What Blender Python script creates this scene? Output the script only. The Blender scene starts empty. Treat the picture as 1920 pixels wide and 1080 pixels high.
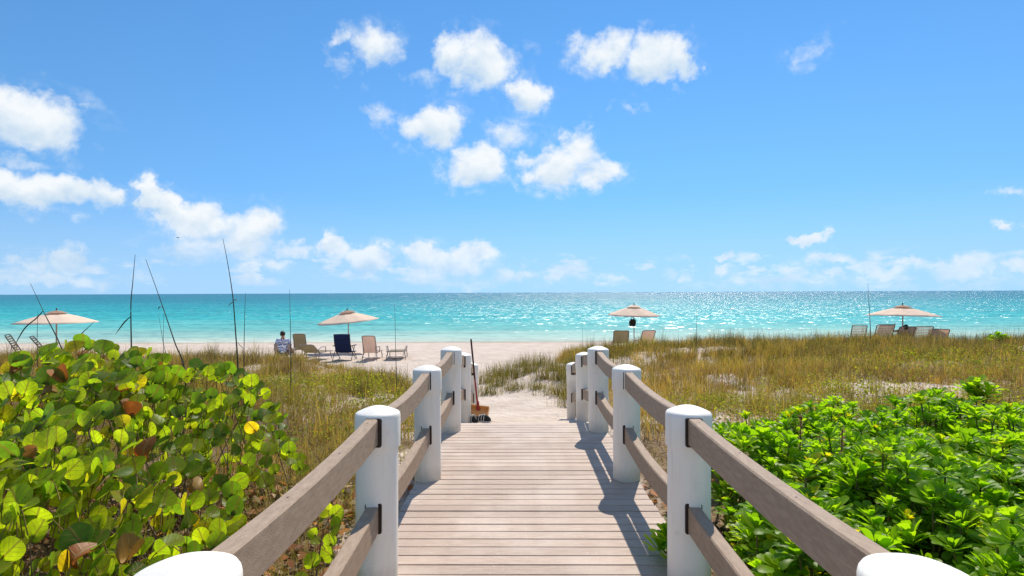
import bpy, bmesh, math, random
import numpy as np
from mathutils import Vector, Matrix
R = math.radians
random.seed(7); rng = np.random.default_rng(11)
scn = bpy.context.scene
col = scn.collection

# ---------------------------------------------------------------- camera, sky, sun, exposure
cam_d = bpy.data.cameras.new('camera'); cam = bpy.data.objects.new('camera', cam_d); col.objects.link(cam)
cam_d.sensor_width = 36.0; cam_d.lens = 36.0 * 1062 / 1920
cam_d.clip_start = 0.05; cam_d.clip_end = 80000
cam.location = (-0.075, 0.0, 1.64)
cam.rotation_euler = (Matrix.Rotation(R(0.59), 3, 'Z') @ Matrix.Rotation(R(90.46), 3, 'X') @ Matrix.Rotation(R(-0.24), 3, 'Z')).to_euler()
scn.camera = cam
SUN_AZ, SUN_EL = 18.0, 52.0          # degrees to the right of the boardwalk's line / above the horizon
SUN_STR, SKY_STR = 4.6, 0.11
scn.view_settings.view_transform = 'Standard'; scn.view_settings.look = 'None'
scn.view_settings.exposure = 0.15; scn.view_settings.gamma = 1.0; scn.view_settings.use_curve_mapping = False
scn.render.engine = 'CYCLES'
cy = scn.cycles
cy.use_denoising = True
try: cy.denoiser = 'OPENIMAGEDENOISE'; cy.denoising_prefilter = 'ACCURATE'
except Exception: pass
cy.max_bounces = 7; cy.diffuse_bounces = 3; cy.glossy_bounces = 2; cy.transmission_bounces = 3; cy.transparent_max_bounces = 4
cy.sample_clamp_direct = 12.0; cy.sample_clamp_indirect = 4.0; cy.caustics_reflective = False; cy.caustics_refractive = False

def nn(nt, typ, **kw):
    n = nt.nodes.new(typ)
    for k, v in kw.items(): setattr(n, k, v)
    return n
def lk(nt, a, b): nt.links.new(a, b)
def mth(nt, op, a, b=None, c=None, clamp=False):
    n = nt.nodes.new('ShaderNodeMath'); n.operation = op; n.use_clamp = clamp
    for i, v in enumerate((a, b, c)):
        if v is None: continue
        if isinstance(v, (int, float)): n.inputs[i].default_value = v
        else: nt.links.new(v, n.inputs[i])
    return n.outputs[0]
def vmt(nt, op, a, b=None, c=None):
    n = nt.nodes.new('ShaderNodeVectorMath'); n.operation = op
    for i, v in enumerate((a, b, c)):
        if v is None: continue
        if isinstance(v, (tuple, list)): n.inputs[i].default_value = v
        else: nt.links.new(v, n.inputs[i])
    return n.outputs[1] if op in ('DOT_PRODUCT', 'LENGTH') else n.outputs[0]
def mapr(nt, v, a, b, c=0.0, d=1.0, smooth=True):
    n = nt.nodes.new('ShaderNodeMapRange'); n.interpolation_type = 'SMOOTHSTEP' if smooth else 'LINEAR'
    nt.links.new(v, n.inputs[0])
    for i, x in enumerate((a, b, c, d)): n.inputs[i + 1].default_value = x
    return n.outputs[0]
def mixc(nt, f, a, b, blend='MIX'):
    n = nt.nodes.new('ShaderNodeMix'); n.data_type = 'RGBA'; n.blend_type = blend
    for s, v in ((n.inputs[0], f), (n.inputs[6], a), (n.inputs[7], b)):
        if isinstance(v, (int, float)): s.default_value = v
        elif isinstance(v, (tuple, list)): s.default_value = (*v[:3], 1)
        else: nt.links.new(v, s)
    return n.outputs[2]
def noise(nt, vec, scale, detail=3.0, rough=0.55, dist=0.0, col_out=False):
    n = nt.nodes.new('ShaderNodeTexNoise')
    n.inputs['Scale'].default_value = scale; n.inputs['Detail'].default_value = detail
    n.inputs['Roughness'].default_value = rough; n.inputs['Distortion'].default_value = dist
    if vec is not None: nt.links.new(vec, n.inputs['Vector'])
    return n.outputs[1] if col_out else n.outputs[0]

PUFFS = [(-13.7,22.7,2.65,2.1,0.75), (-17.3,23.4,1.18,0.93,0.5), (-17.1,20.7,1.87,1.24,0.5), (-6.5,22.4,2.24,1.93,1), (-3.6,22.1,4.19,2.58,1.05), (-9.7,20.7,1.89,1.38,0.6), (1.6,19.2,2.48,1.46,0.85), (8.5,22.9,3.06,1.71,0.95), (13.5,21.8,3.67,2.2,1.05), (16.5,20.8,1.98,1.14,0.9), (14.2,20.2,2.03,1.05,0.8), (16,18.8,0.9,0.52,0.4), (27.3,20.5,1.53,1.05,0.36), (11.3,17.7,1.14,0.42,0.36), (-8.6,16.1,3.59,2.24,1.05), (-4.1,12.6,3.44,2.26,1.05), (-0.6,15.3,2.81,1.51,0.52), (3.2,11.9,3.33,2.26,1), (6.4,13.7,2.77,2.25,1.05), (7.7,11.8,3.28,1.71,1), (1.6,13.2,1.83,0.86,0.8), (-14.3,17.5,1.62,0.68,0.36), (-40.6,13.2,3.89,2.54,1.1), (-43.6,13,3.11,2.42,1), (-38.7,12.3,1.97,1.09,0.7), (-41.8,10,1.8,0.88,0.5), (-39.7,7.9,4.47,1.49,1.05), (-36.7,8.3,1.53,1.3,0.9), (-43,8,3.17,1.34,1), (-33.4,8.6,1.2,1.53,0.95), (-31.9,7.3,2.1,1.65,1), (-29.5,6.2,2.86,1.88,1), (-26.6,5.7,2.85,1.83,0.8), (-24.6,6.6,2.77,1.67,0.8), (-27.4,4.4,5.1,1.63,0.7), (-22.1,4.3,2.41,1,0.85), (-30.3,3.2,3.42,1.4,0.7), (-23.9,2.8,1.8,0.79,0.6), (-41.6,2.6,1.33,0.97,0.9), (-39,3,1.96,1.13,0.95), (-40.6,1.5,3.11,0.9,0.8), (-37.7,1.4,1.86,0.77,0.7), (-42.7,0.9,2.33,0.71,0.7), (-34.7,1.1,2.19,0.8,0.5), (-17.6,4.4,1.77,1.39,0.9), (-14.8,3.1,2.72,1.41,0.95), (-9.1,3.4,2.52,1.17,0.9), (-4.6,4.1,3.43,1.18,1), (-6.5,2.8,5.33,1.29,0.8), (-0.3,1.8,3.24,0.86,0.7), (4,1.3,1.93,0.75,0.8), (5.4,1.5,0.75,0.7,0.7), (-5.4,1.2,8.02,0.7,0.5), (26.7,4.8,1.64,0.58,0.95), (20.1,3.2,1.52,0.46,0.85), (20.1,2,1.43,0.56,0.85), (16.2,1.8,0.9,0.67,0.6), (14.2,2,1.22,0.78,0.6), (29,3,2.72,0.61,0.75), (32.2,1.9,2.16,0.64,0.7), (28.6,1.5,0.71,0.52,0.7), (25.6,1.9,1.05,0.54,0.6), (35,2.7,1.08,0.4,0.85), (38,1.9,2.15,0.85,0.7), (41,1.8,1.35,0.65,0.85), (40.6,4.7,0.62,0.37,0.8), (41.3,7.3,1.03,0.49,0.6), (10.1,1.2,1.15,0.53,0.5), (24.3,0.8,8.97,0.44,0.36), (36.3,0.7,5.61,0.44,0.36)]   # cumulus puffs: azimuth, elevation, half width, half height (degrees), density
def build_world():
    w = bpy.data.worlds.new('World'); scn.world = w; w.use_nodes = True
    nt = w.node_tree; nt.nodes.clear()
    out = nn(nt, 'ShaderNodeOutputWorld'); bg = nn(nt, 'ShaderNodeBackground'); lk(nt, bg.outputs[0], out.inputs[0])
    bg.inputs[1].default_value = SKY_STR
    sky = nn(nt, 'ShaderNodeTexSky'); sky.sky_type = 'NISHITA'; sky.sun_disc = False
    sky.sun_elevation = R(SUN_EL); sky.sun_rotation = R(SUN_AZ)
    sky.altitude = 0; sky.air_density = 1.0; sky.dust_density = 0.0; sky.ozone_density = 3.0
    tc = nn(nt, 'ShaderNodeTexCoord'); d = tc.outputs['Generated']
    sx = nn(nt, 'ShaderNodeSeparateXYZ'); lk(nt, d, sx.inputs[0])
    # clear tropical air: little whitening towards the horizon
    cv = nn(nt, 'ShaderNodeCombineXYZ'); lk(nt, sx.outputs[0], cv.inputs[0]); lk(nt, sx.outputs[1], cv.inputs[1])
    zz = mth(nt, 'SQRT', mth(nt, 'MULTIPLY_ADD', sx.outputs[2], sx.outputs[2], 0.055)); lk(nt, zz, cv.inputs[2])
    lk(nt, vmt(nt, 'NORMALIZE', cv.outputs[0]), sky.inputs[0])
    hs = nn(nt, 'ShaderNodeHueSaturation'); hs.inputs['Saturation'].default_value = 1.22; hs.inputs['Value'].default_value = 1.0
    lk(nt, sky.outputs[0], hs.inputs['Color'])
    base = mixc(nt, 1.0, hs.outputs[0], (1.20, 1.30, 1.28), 'MULTIPLY')
    base = mixc(nt, mapr(nt, sx.outputs[2], 0.0, 0.18, 0.50, 0.0), base, (0.52 / SKY_STR, 0.72 / SKY_STR, 0.86 / SKY_STR))
    az = mth(nt, 'MULTIPLY', mth(nt, 'ARCTAN2', sx.outputs[0], sx.outputs[1]), 180 / math.pi)
    el = mth(nt, 'MULTIPLY', mth(nt, 'ARCSINE', sx.outputs[2]), 180 / math.pi)
    cb = nn(nt, 'ShaderNodeCombineXYZ'); lk(nt, az, cb.inputs[0]); lk(nt, el, cb.inputs[1])
    # turbulence: swirl the lookup at two sizes, then erode the edge
    wv = noise(nt, d, 11.0, 2.0, 0.6, 0.0, True); wf = noise(nt, d, 48.0, 3.0, 0.65, 0.0, True)
    wfs = nn(nt, 'ShaderNodeSeparateXYZ'); lk(nt, wf, wfs.inputs[0]); wf_v = wfs.outputs[0]
    p = vmt(nt, 'MULTIPLY_ADD', wv, (5.0, 3.4, 0.0), cb.outputs[0])
    p = vmt(nt, 'MULTIPLY_ADD', wf, (2.6, 1.8, 0.0), p)
    p = vmt(nt, 'ADD', p, (-3.8, -2.6, 0.0))
    acc = None; hgt = None; wsum = None
    for (a, e, rx, ry, wgt) in PUFFS:
        rx *= 1.10; ry *= 1.10
        q = vmt(nt, 'MULTIPLY_ADD', p, (1 / rx, 1 / ry, 0), (-a / rx, -e / ry, 0))
        v = mth(nt, 'MULTIPLY_ADD', vmt(nt, 'DOT_PRODUCT', q, q), -wgt, wgt)
        if ry > 1.3:      # which side of its puff a direction lies on: sunlit tops, shaded bases
            t = mth(nt, 'MULTIPLY', vmt(nt, 'DOT_PRODUCT', q, (0, 1, 0)), mth(nt, 'MAXIMUM', v, 0.0))
            hgt = t if hgt is None else mth(nt, 'ADD', hgt, t)
        if acc is None: acc = mth(nt, 'MAXIMUM', v, -1.0)
        else:
            n = nt.nodes.new('ShaderNodeMath'); n.operation = 'SMOOTH_MAX'; n.inputs[2].default_value = 0.12
            lk(nt, acc, n.inputs[0]); lk(nt, v, n.inputs[1]); acc = n.outputs[0]
    n1 = noise(nt, vmt(nt, 'MULTIPLY', d, (1.0, 1.0, 1.25)), 15.0, 7.0, 0.57, 0.25)
    up = vmt(nt, 'ADD', d, (0.006, 0.0, 0.022))
    n2 = noise(nt, vmt(nt, 'MULTIPLY', up, (1.0, 1.0, 1.25)), 15.0, 3.0, 0.57, 0.25)
    # scattered cumulus outside the view, made denser there to whiten the fill light
    g = noise(nt, d, 3.2, 5.0, 0.6)
    side = mapr(nt, mth(nt, 'ABSOLUTE', az), 50, 62); over = mapr(nt, el, 31, 40)
    acc0 = acc
    rest = mth(nt, 'MULTIPLY', mth(nt, 'MAXIMUM', side, over), mapr(nt, g, 0.50, 0.66))
    acc = mth(nt, 'MAXIMUM', acc, rest)
    # low bank of small far cumulus
    lb = noise(nt, vmt(nt, 'MULTIPLY', d, (1.0, 1.0, 2.6)), 15.0, 5.0, 0.6)
    bank = mth(nt, 'MULTIPLY', mapr(nt, lb, 0.42, 0.66, 0.0, 0.74), mth(nt, 'MULTIPLY', mapr(nt, el, 0.2, 1.2), mapr(nt, el, 2.6, 4.6, 1.0, 0.0)))
    acc = mth(nt, 'MAXIMUM', acc, mth(nt, 'SUBTRACT', bank, 0.1))
    F = mth(nt, 'ADD', acc, mth(nt, 'MULTIPLY_ADD', n1, 1.75, -0.88))
    F = mth(nt, 'MULTIPLY', F, mapr(nt, acc, -0.02, 0.22))
    alpha = mapr(nt, F, -0.02, 0.85, 0.0, 0.98)
    wisp = mth(nt, 'MULTIPLY', mapr(nt, acc0, -0.85, 0.30), mapr(nt, mth(nt, 'ADD', n1, mth(nt, 'MULTIPLY', wf_v, 0.35)), 0.62, 0.90, 0.0, 0.55))
    alpha = mth(nt, 'MAXIMUM', alpha, wisp)
    alpha = mth(nt, 'MULTIPLY', alpha, mapr(nt, el, 0.0, 7.0, 0.55, 1.0))
    lit = mth(nt, 'MULTIPLY_ADD', mth(nt, 'SUBTRACT', n1, n2), 2.2, 0.66)
    lit = mth(nt, 'ADD', lit, mth(nt, 'MULTIPLY', hgt, 0.85), clamp=True)
    k = 1.0 / SKY_STR
    cc = mixc(nt, lit, (0.52 * k, 0.66 * k, 0.80 * k), (0.84 * k, 0.875 * k, 0.90 * k))
    final = mixc(nt, alpha, base, cc)
    lk(nt, final, bg.inputs[0])
    w.cycles.sampling_method = 'MANUAL'; w.cycles.sample_map_resolution = 512
build_world()

sun_d = bpy.data.lights.new('sun', 'SUN'); sun_d.energy = SUN_STR; sun_d.angle = R(0.53); sun_d.color = (1.0, 0.925, 0.81)
sun = bpy.data.objects.new('sun', sun_d); col.objects.link(sun)
SUNV = Vector((math.sin(R(SUN_AZ)) * math.cos(R(SUN_EL)), math.cos(R(SUN_AZ)) * math.cos(R(SUN_EL)), math.sin(R(SUN_EL))))
sun.rotation_euler = SUNV.to_track_quat('Z', 'Y').to_euler(); sun.location = SUNV * 60

# ---------------------------------------------------------------- helpers
def tag(o, label=None, cat=None, group=None, kind=None):
    if label: o['label'] = label
    if cat: o['category'] = cat
    if group: o['group'] = group
    if kind: o['kind'] = kind
    return o
def empty(name, loc=(0, 0, 0), rz=0.0):
    o = bpy.data.objects.new(name, None); col.objects.link(o); o.location = loc; o.rotation_euler = (0, 0, rz)
    o.empty_display_size = 0.1
    return o
def link_mesh(name, me, parent=None, m=None):
    o = bpy.data.objects.new(name, me); col.objects.link(o)
    if m is not None and not me.materials: me.materials.append(m)
    if parent is not None: o.parent = parent
    return o
class MB:
    """collects shapes; build() links them as one mesh"""
    def __init__(s): s.v = []; s.f = []; s.c = []; s.uv = []
    def add(s, v, f):
        b = len(s.v); s.v += [tuple(x) for x in v]; s.f += [tuple(i + b for i in q) for q in f]
    def box(s, c, d, rot=None):
        P = [Vector((x * d[0] / 2, y * d[1] / 2, z * d[2] / 2)) for x in (-1, 1) for y in (-1, 1) for z in (-1, 1)]
        if rot is not None: P = [rot @ q for q in P]
        s.add([q + Vector(c) for q in P], [(0, 1, 3, 2), (4, 6, 7, 5), (0, 4, 5, 1), (2, 3, 7, 6), (0, 2, 6, 4), (1, 5, 7, 3)])
    def sweep(s, pts, prof, up=Vector((0, 0, 1)), caps=True, scales=None):
        """prof: 2-D outline (side, up) swept along pts"""
        pts = [Vector(p) for p in pts]; n = len(prof); v = []; f = []
        for i, p in enumerate(pts):
            t = (pts[min(i + 1, len(pts) - 1)] - pts[max(i - 1, 0)]).normalized()
            sd = t.cross(up)
            sd = sd.normalized() if sd.length > 1e-4 else Vector((1, 0, 0))
            u = sd.cross(t); k = scales[i] if scales else 1.0
            v += [p + sd * a * k + u * b * k for a, b in prof]
        for i in range(len(pts) - 1):
            for j in range(n):
                a = i * n + j; b = i * n + (j + 1) % n
                f.append((a, b, b + n, a + n))
        if caps: f += [tuple(range(n))[::-1], tuple(range((len(pts) - 1) * n, len(pts) * n))]
        s.add(v, f)
    def tube(s, pts, r, n=6, scales=None, caps=True):
        s.sweep(pts, [(r * math.cos(2 * math.pi * k / n), r * math.sin(2 * math.pi * k / n)) for k in range(n)], caps=caps, scales=scales)
    def lathe(s, prof, n=32, c=(0, 0, 0)):
        v = []; f = []
        for r, z in prof: v += [(c[0] + r * math.cos(2 * math.pi * k / n), c[1] + r * math.sin(2 * math.pi * k / n), c[2] + z) for k in range(n)]
        for i in range(len(prof) - 1):
            for k in range(n):
                a = i * n + k; b = i * n + (k + 1) % n
                f.append((a, b, b + n, a + n))
        f += [tuple(range(n))[::-1], tuple(range((len(prof) - 1) * n, len(prof) * n))]
        s.add(v, f)
    def mesh(s, name, m=None, smooth=0):
        me = bpy.data.meshes.new(name); me.from_pydata(s.v, [], s.f); me.update()
        if m is not None: me.materials.append(m)
        if smooth:
            me.polygons.foreach_set('use_smooth', [True] * len(me.polygons))
            if smooth < 180:
                try: me.set_sharp_from_angle(angle=R(smooth))
                except Exception: pass
        return me
    def build(s, name, m=None, parent=None, smooth=0): return link_mesh(name, s.mesh(name, m, smooth), parent)
def raw_mesh(name, v, f, m=None, attrs=None, uv=None, smooth=False):
    """numpy mesh; f an (n,k) int array; attrs {name: (n,3) point colours or (n,) floats}"""
    me = bpy.data.meshes.new(name); v = np.asarray(v, np.float32); f = np.asarray(f, np.int32)
    me.vertices.add(len(v)); me.vertices.foreach_set('co', v.ravel())
    me.loops.add(f.size); me.loops.foreach_set('vertex_index', f.ravel())
    me.polygons.add(len(f)); me.polygons.foreach_set('loop_start', np.arange(0, f.size, f.shape[1], dtype=np.int32))
    me.update(calc_edges=True); me.validate()
    for k, a in (attrs or {}).items():
        a = np.asarray(a, np.float32)
        if a.ndim == 1:
            t = me.attributes.new(k, 'FLOAT', 'POINT'); t.data.foreach_set('value', a)
        else:
            t = me.attributes.new(k, 'FLOAT_COLOR', 'POINT')
            t.data.foreach_set('color', np.concatenate([a, np.ones((len(a), 1), np.float32)], 1).ravel())
    if uv is not None:
        l = me.uv_layers.new(name='UVMap'); l.data.foreach_set('uv', np.asarray(uv, np.float32)[f.ravel()].ravel())
    if smooth: me.polygons.foreach_set('use_smooth', np.ones(len(f), bool))
    if m is not None: me.materials.append(m)
    return me
def vnoise(x, y, seed=0):
    xi = np.floor(x).astype(np.int64); yi = np.floor(y).astype(np.int64); fx = x - xi; fy = y - yi
    fx = fx * fx * (3 - 2 * fx); fy = fy * fy * (3 - 2 * fy)
    def h(a, b):
        n = (a * 374761393 + b * 668265263 + seed * 974634777) & 0x7fffffff
        n = ((n ^ (n >> 13)) * 1274126177) & 0x7fffffff
        return ((n ^ (n >> 16)) & 0xffff) / 65535.0
    return (h(xi, yi) * (1 - fx) + h(xi + 1, yi) * fx) * (1 - fy) + (h(xi, yi + 1) * (1 - fx) + h(xi + 1, yi + 1) * fx) * fy
def fbm(x, y, seed=0, o=4):
    s = 0; a = 0.5; t = 0
    for i in range(o):
        s = s + a * vnoise(x * 2 ** i + 17.3 * i, y * 2 ** i - 9.1 * i, seed + i); t += a; a *= 0.5
    return s / t
def sst(x, a, b):
    t = np.clip((x - a) / (b - a), 0, 1); return t * t * (3 - 2 * t)

# ---------------------------------------------------------------- materials
def new_mat(name):
    m = bpy.data.materials.new(name); m.use_nodes = True; nt = m.node_tree
    return m, nt, nt.nodes['Principled BSDF'], nt.nodes['Material Output']
def speckled(name, a, b, scale=8.0, rough=0.6, bump=0.0, bscale=60.0, spec=0.3, stretch=(1, 1, 1), per_obj=0.0, detail=5.0):
    m, nt, p, o = new_mat(name)
    tc = nn(nt, 'ShaderNodeTexCoord'); v = vmt(nt, 'MULTIPLY', tc.outputs['Object'], stretch)
    oi = nn(nt, 'ShaderNodeObjectInfo')
    v = vmt(nt, 'ADD', v, oi.outputs['Location'])
    f = mapr(nt, noise(nt, v, scale, detail, 0.65), 0.25, 0.75)
    c = mixc(nt, f, a, b)
    if per_obj:
        k = mth(nt, 'MULTIPLY_ADD', oi.outputs['Random'], per_obj, 1 - per_obj / 2)
        cb = nn(nt, 'ShaderNodeCombineColor')
        for i in range(3): lk(nt, k, cb.inputs[i])
        c = mixc(nt, 1.0, c, cb.outputs[0], 'MULTIPLY')
    lk(nt, c, p.inputs['Base Color']); p.inputs['Roughness'].default_value = rough; p.inputs['Specular IOR Level'].default_value = spec
    if bump:
        bn = nn(nt, 'ShaderNodeBump'); bn.inputs['Strength'].default_value = bump; bn.inputs['Distance'].default_value = 0.01
        lk(nt, noise(nt, v, bscale, 4.0), bn.inputs['Height']); lk(nt, bn.outputs[0], p.inputs['Normal'])
    return m
def leafy(name, cols, trans, tmix=0.45, rough=0.4, attr=None, veins=False, spec=0.4, dry=None):
    """foliage: front colour varied from leaf to leaf, light passing through the blade"""
    m, nt, p, o = new_mat(name)
    if attr: 
        at = nn(nt, 'ShaderNodeAttribute'); at.attribute_name = attr; c = at.outputs['Color']
        tcol = mixc(nt, 1.0, c, trans, 'MULTIPLY')
    else:
        oi = nn(nt, 'ShaderNodeObjectInfo'); at = nn(nt, 'ShaderNodeAttribute'); at.attribute_name = 'vary'
        r = mth(nt, 'FRACT', mth(nt, 'ADD', oi.outputs['Random'], at.outputs['Fac']))
        rp = nn(nt, 'ShaderNodeValToRGB'); rp.color_ramp.interpolation = 'LINEAR'
        e = rp.color_ramp.elements
        while len(e) < len(cols): e.new(0.5)
        for i, (ps, c3) in enumerate(cols): e[i].position = ps; e[i].color = (*c3, 1)
        lk(nt, r, rp.inputs[0]); c = rp.outputs[0]
        tcol = mixc(nt, 1.0, c, trans, 'MULTIPLY')
        g = nn(nt, 'ShaderNodeNewGeometry')
        mott = mapr(nt, noise(nt, g.outputs['Position'], 30.0, 3.0), 0.3, 0.7)
        c = mixc(nt, mth(nt, 'MULTIPLY', mott, 0.25), c, (0.25, 0.22, 0.03))
    if veins:
        uv = nn(nt, 'ShaderNodeUVMap'); s = nn(nt, 'ShaderNodeSeparateXYZ'); lk(nt, uv.outputs[0], s.inputs[0])
        au = mth(nt, 'ABSOLUTE', s.outputs[0])
        mid = mth(nt, 'SUBTRACT', 1.0, mapr(nt, au, 0.015, 0.06))
        sv = mth(nt, 'ABSOLUTE', mth(nt, 'SUBTRACT', mth(nt, 'FRACT', mth(nt, 'MULTIPLY', mth(nt, 'SUBTRACT', s.outputs[1], mth(nt, 'MULTIPLY', au, 0.75)), 4.2)), 0.5))
        sv = mth(nt, 'MULTIPLY', mth(nt, 'SUBTRACT', 1.0, mapr(nt, sv, 0.02, 0.12)), 0.7)
        vn = mth(nt, 'MAXIMUM', mid, sv)
        c = mixc(nt, mth(nt, 'MULTIPLY', vn, 0.65), c, (0.36, 0.24, 0.07))
        spots = mapr(nt, noise(nt, g.outputs['Position'], 75.0, 2.0), 0.66, 0.72)
        c = mixc(nt, mth(nt, 'MULTIPLY', spots, 0.8), c, (0.16, 0.075, 0.03)); tcol = mixc(nt, mth(nt, 'MULTIPLY', spots, 0.8), tcol, (0.20, 0.08, 0.02))
        blotch = mapr(nt, noise(nt, g.outputs['Position'], 14.0, 3.0), 0.35, 0.68, 0.72, 1.18); bc = nn(nt, 'ShaderNodeCombineColor')
        for i in range(3): lk(nt, blotch, bc.inputs[i])
        tcol = mixc(nt, 1.0, tcol, bc.outputs[0], 'MULTIPLY')
        tcol = mixc(nt, mth(nt, 'MULTIPLY', vn, 0.7), tcol, (0.30, 0.16, 0.03))
        bn = nn(nt, 'ShaderNodeBump'); bn.inputs['Strength'].default_value = 0.35; bn.inputs['Distance'].default_value = 0.004
        lk(nt, vn, bn.inputs['Height']); lk(nt, bn.outputs[0], p.inputs['Normal'])
    lk(nt, c, p.inputs['Base Color']); p.inputs['Roughness'].default_value = rough; p.inputs['Specular IOR Level'].default_value = spec
    tr = nn(nt, 'ShaderNodeBsdfTranslucent'); lk(nt, tcol, tr.inputs[0])
    mx = nn(nt, 'ShaderNodeMixShader'); mx.inputs[0].default_value = tmix
    lk(nt, p.outputs[0], mx.inputs[1]); lk(nt, tr.outputs[0], mx.inputs[2]); lk(nt, mx.outputs[0], o.inputs[0])
    return m

# ---------------------------------------------------------------- terrain
YB = [-400, 5.0, 7.1, 8.2, 9.8, 12, 15, 18, 22, 28, 34.6, 50, 90, 300]
ZB = [-0.3, -0.28, -0.04, -0.24, -0.56, -0.62, -0.68, -0.73, -0.82, -1.06, -1.36, -2.1, -3.4, -5]
DUNE = -0.27
def dune_mask(X, Y):
    n = (fbm(X * 0.35, Y * 0.35, 3) - 0.5)
    wob = n * 2.6
    left = sst(-X, 0.95, 1.5) * (1 - sst(Y + wob * 1.2, 11.3, 14.2)) * (1 - sst(X + (Y - 9.5) * 0.42, -2.2, -0.6) * sst(Y, 8.6, 9.8))
    left = np.maximum(left, sst(-X, 3.6, 6.0) * (1 - sst(Y + wob, 14.2, 16.6)))
    right = sst(X, 0.95, 1.7) * (1 - sst(Y + wob, 17.2, 20.2))
    mound = sst(X + 0.10 * (Y - 14), -0.9, 0.6) * sst(Y, 11.8, 14.2) * (1 - sst(Y + wob, 16.2, 18.6)) * 0.62
    near = 1 - sst(Y, 6.9, 7.3)
    return np.clip(np.maximum(np.maximum(left, right), np.maximum(mound, near * sst(np.abs(X), 0.5, 0.9))), 0, 1)
def ground(X, Y):
    X = np.asarray(X, float); Y = np.asarray(Y, float)
    b = np.interp(Y, YB, ZB) + 0.24 * sst(X, 3.5, 8) * sst(Y, 14, 19) * (1 - sst(Y, 24, 31))
    m = dune_mask(X, Y)
    hill = 0.30 * (fbm(X * 0.28 + 4, Y * 0.28, 21) - 0.5) + 0.20 * sst(X, 2, 6) * sst(Y, 12, 16.5) + 0.16 * sst(-X, 3.6, 5.5) * sst(Y, 11, 14) + 0.22 * (fbm(X * 0.7, Y * 0.7 + 3, 23) - 0.5) * sst(np.abs(X), 1.5, 3) * sst(Y, 6, 8)
    z = b + m * (DUNE + hill - b)
    z = z + (fbm(X * 1.1, Y * 1.1, 5) - 0.5) * 0.10 * (0.35 + 0.65 * m) * (1 - 0.8 * sst(Y, 24, 30))
    z = z + (fbm(X * 3.2, Y * 3.2, 9, 3) - 0.5) * 0.09 * (1 - sst(Y, 22, 26)) * sst(Y, 7.0, 8.2)
    under = (1 - sst(np.abs(X), 0.95, 1.25)) * (1 - sst(Y, 6.6, 7.05))
    return z - 0.12 * under
def bare(X, Y):
    """1 where the dune shows open sand"""
    s = np.zeros_like(X)
    for cx, cy_, rx, ry in ((7.3, 10.9, 1.6, 0.9), (5.0, 16.4, 2.0, 0.8), (1.9, 14.6, 1.3, 1.8), (15.5, 16.0, 3.2, 1.0), (-1.35, 5.4, 0.35, 1.3), (-2.7, 9.6, 1.0, 0.7), (2.6, 15.6, 1.6, 0.9), (-4.6, 11.4, 1.2, 0.6), (9.6, 13.4, 1.0, 0.5)):
        s = np.maximum(s, 1 - sst(np.hypot((X - cx) / rx, (Y - cy_) / ry), 0.55, 1.25))
    return np.clip(s + 0.75 * sst(fbm(X * 0.8, Y * 0.8, 31), 0.62, 0.76), 0, 1)
def veg(X, Y):
    return dune_mask(X, Y) * (1 - 0.84 * bare(X, Y)) * sst(np.abs(X), 1.0, 1.35 if True else 1)

def axis(a, b, da, far, r=1.35):
    c = list(np.arange(a, b + 1e-6, da)); lo = []; hi = []; s = da; x = a
    while x > -far: s *= r; x -= s; lo.append(x)
    s = da; x = b
    while x < far: s *= r; x += s; hi.append(x)
    return np.array(lo[::-1] + c + hi)
def grid_mesh(xs, ys, zf):
    XX, YY = np.meshgrid(xs, ys); ZZ = zf(XX, YY)
    v = np.stack([XX, YY, ZZ], -1).reshape(-1, 3); nx = len(xs); ny = len(ys)
    i = np.arange(nx * (ny - 1)).reshape(ny - 1, nx)[:, :-1].ravel()
    return v, np.stack([i, i + 1, i + nx + 1, i + nx], 1)
def sand_material():
    m, nt, p, o = new_mat('sand')
    g = nn(nt, 'ShaderNodeNewGeometry'); P = g.outputs['Position']
    at = nn(nt, 'ShaderNodeAttribute'); at.attribute_name = 'litter'
    n1 = noise(nt, P, 1.3, 5.0, 0.6); n2 = noise(nt, P, 38.0, 3.0, 0.7); n3 = noise(nt, P, 9.0, 5.0, 0.7)
    c = mixc(nt, mapr(nt, n1, 0.3, 0.7), (0.53, 0.43, 0.35), (0.64, 0.54, 0.455))
    c = mixc(nt, mth(nt, 'MULTIPLY', mapr(nt, n2, 0.45, 0.75), 0.35), c, (0.42, 0.34, 0.28))
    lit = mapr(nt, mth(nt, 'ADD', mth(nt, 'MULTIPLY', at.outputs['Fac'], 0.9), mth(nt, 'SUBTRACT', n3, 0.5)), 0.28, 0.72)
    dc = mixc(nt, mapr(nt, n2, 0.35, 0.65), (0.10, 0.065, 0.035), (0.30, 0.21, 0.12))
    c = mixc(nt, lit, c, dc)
    sz = nn(nt, 'ShaderNodeSeparateXYZ'); lk(nt, P, sz.inputs[0])
    wet = mth(nt, 'SUBTRACT', 1.0, mapr(nt, mth(nt, 'ADD', sz.outputs[2], mth(nt, 'MULTIPLY', n1, 0.10)), -1.33, -1.20))
    c = mixc(nt, wet, c, mixc(nt, 1.0, c, (0.66, 0.60, 0.55), 'MULTIPLY'))
    lk(nt, c, p.inputs['Base Color']); p.inputs['Roughness'].default_value = 0.95; p.inputs['Specular IOR Level'].default_value = 0.15
    b1 = nn(nt, 'ShaderNodeBump'); b1.inputs['Strength'].default_value = 1.0; b1.inputs['Distance'].default_value = 0.08
    lk(nt, noise(nt, P, 5.5, 4.0, 0.55), b1.inputs['Height'])
    b2 = nn(nt, 'ShaderNodeBump'); b2.inputs['Strength'].default_value = 0.5; b2.inputs['Distance'].default_value = 0.012
    lk(nt, noise(nt, P, 45.0, 3.0), b2.inputs['Height']); lk(nt, b1.outputs[0], b2.inputs['Normal'])
    lk(nt, b2.outputs[0], p.inputs['Normal'])
    return m
M = {}
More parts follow.
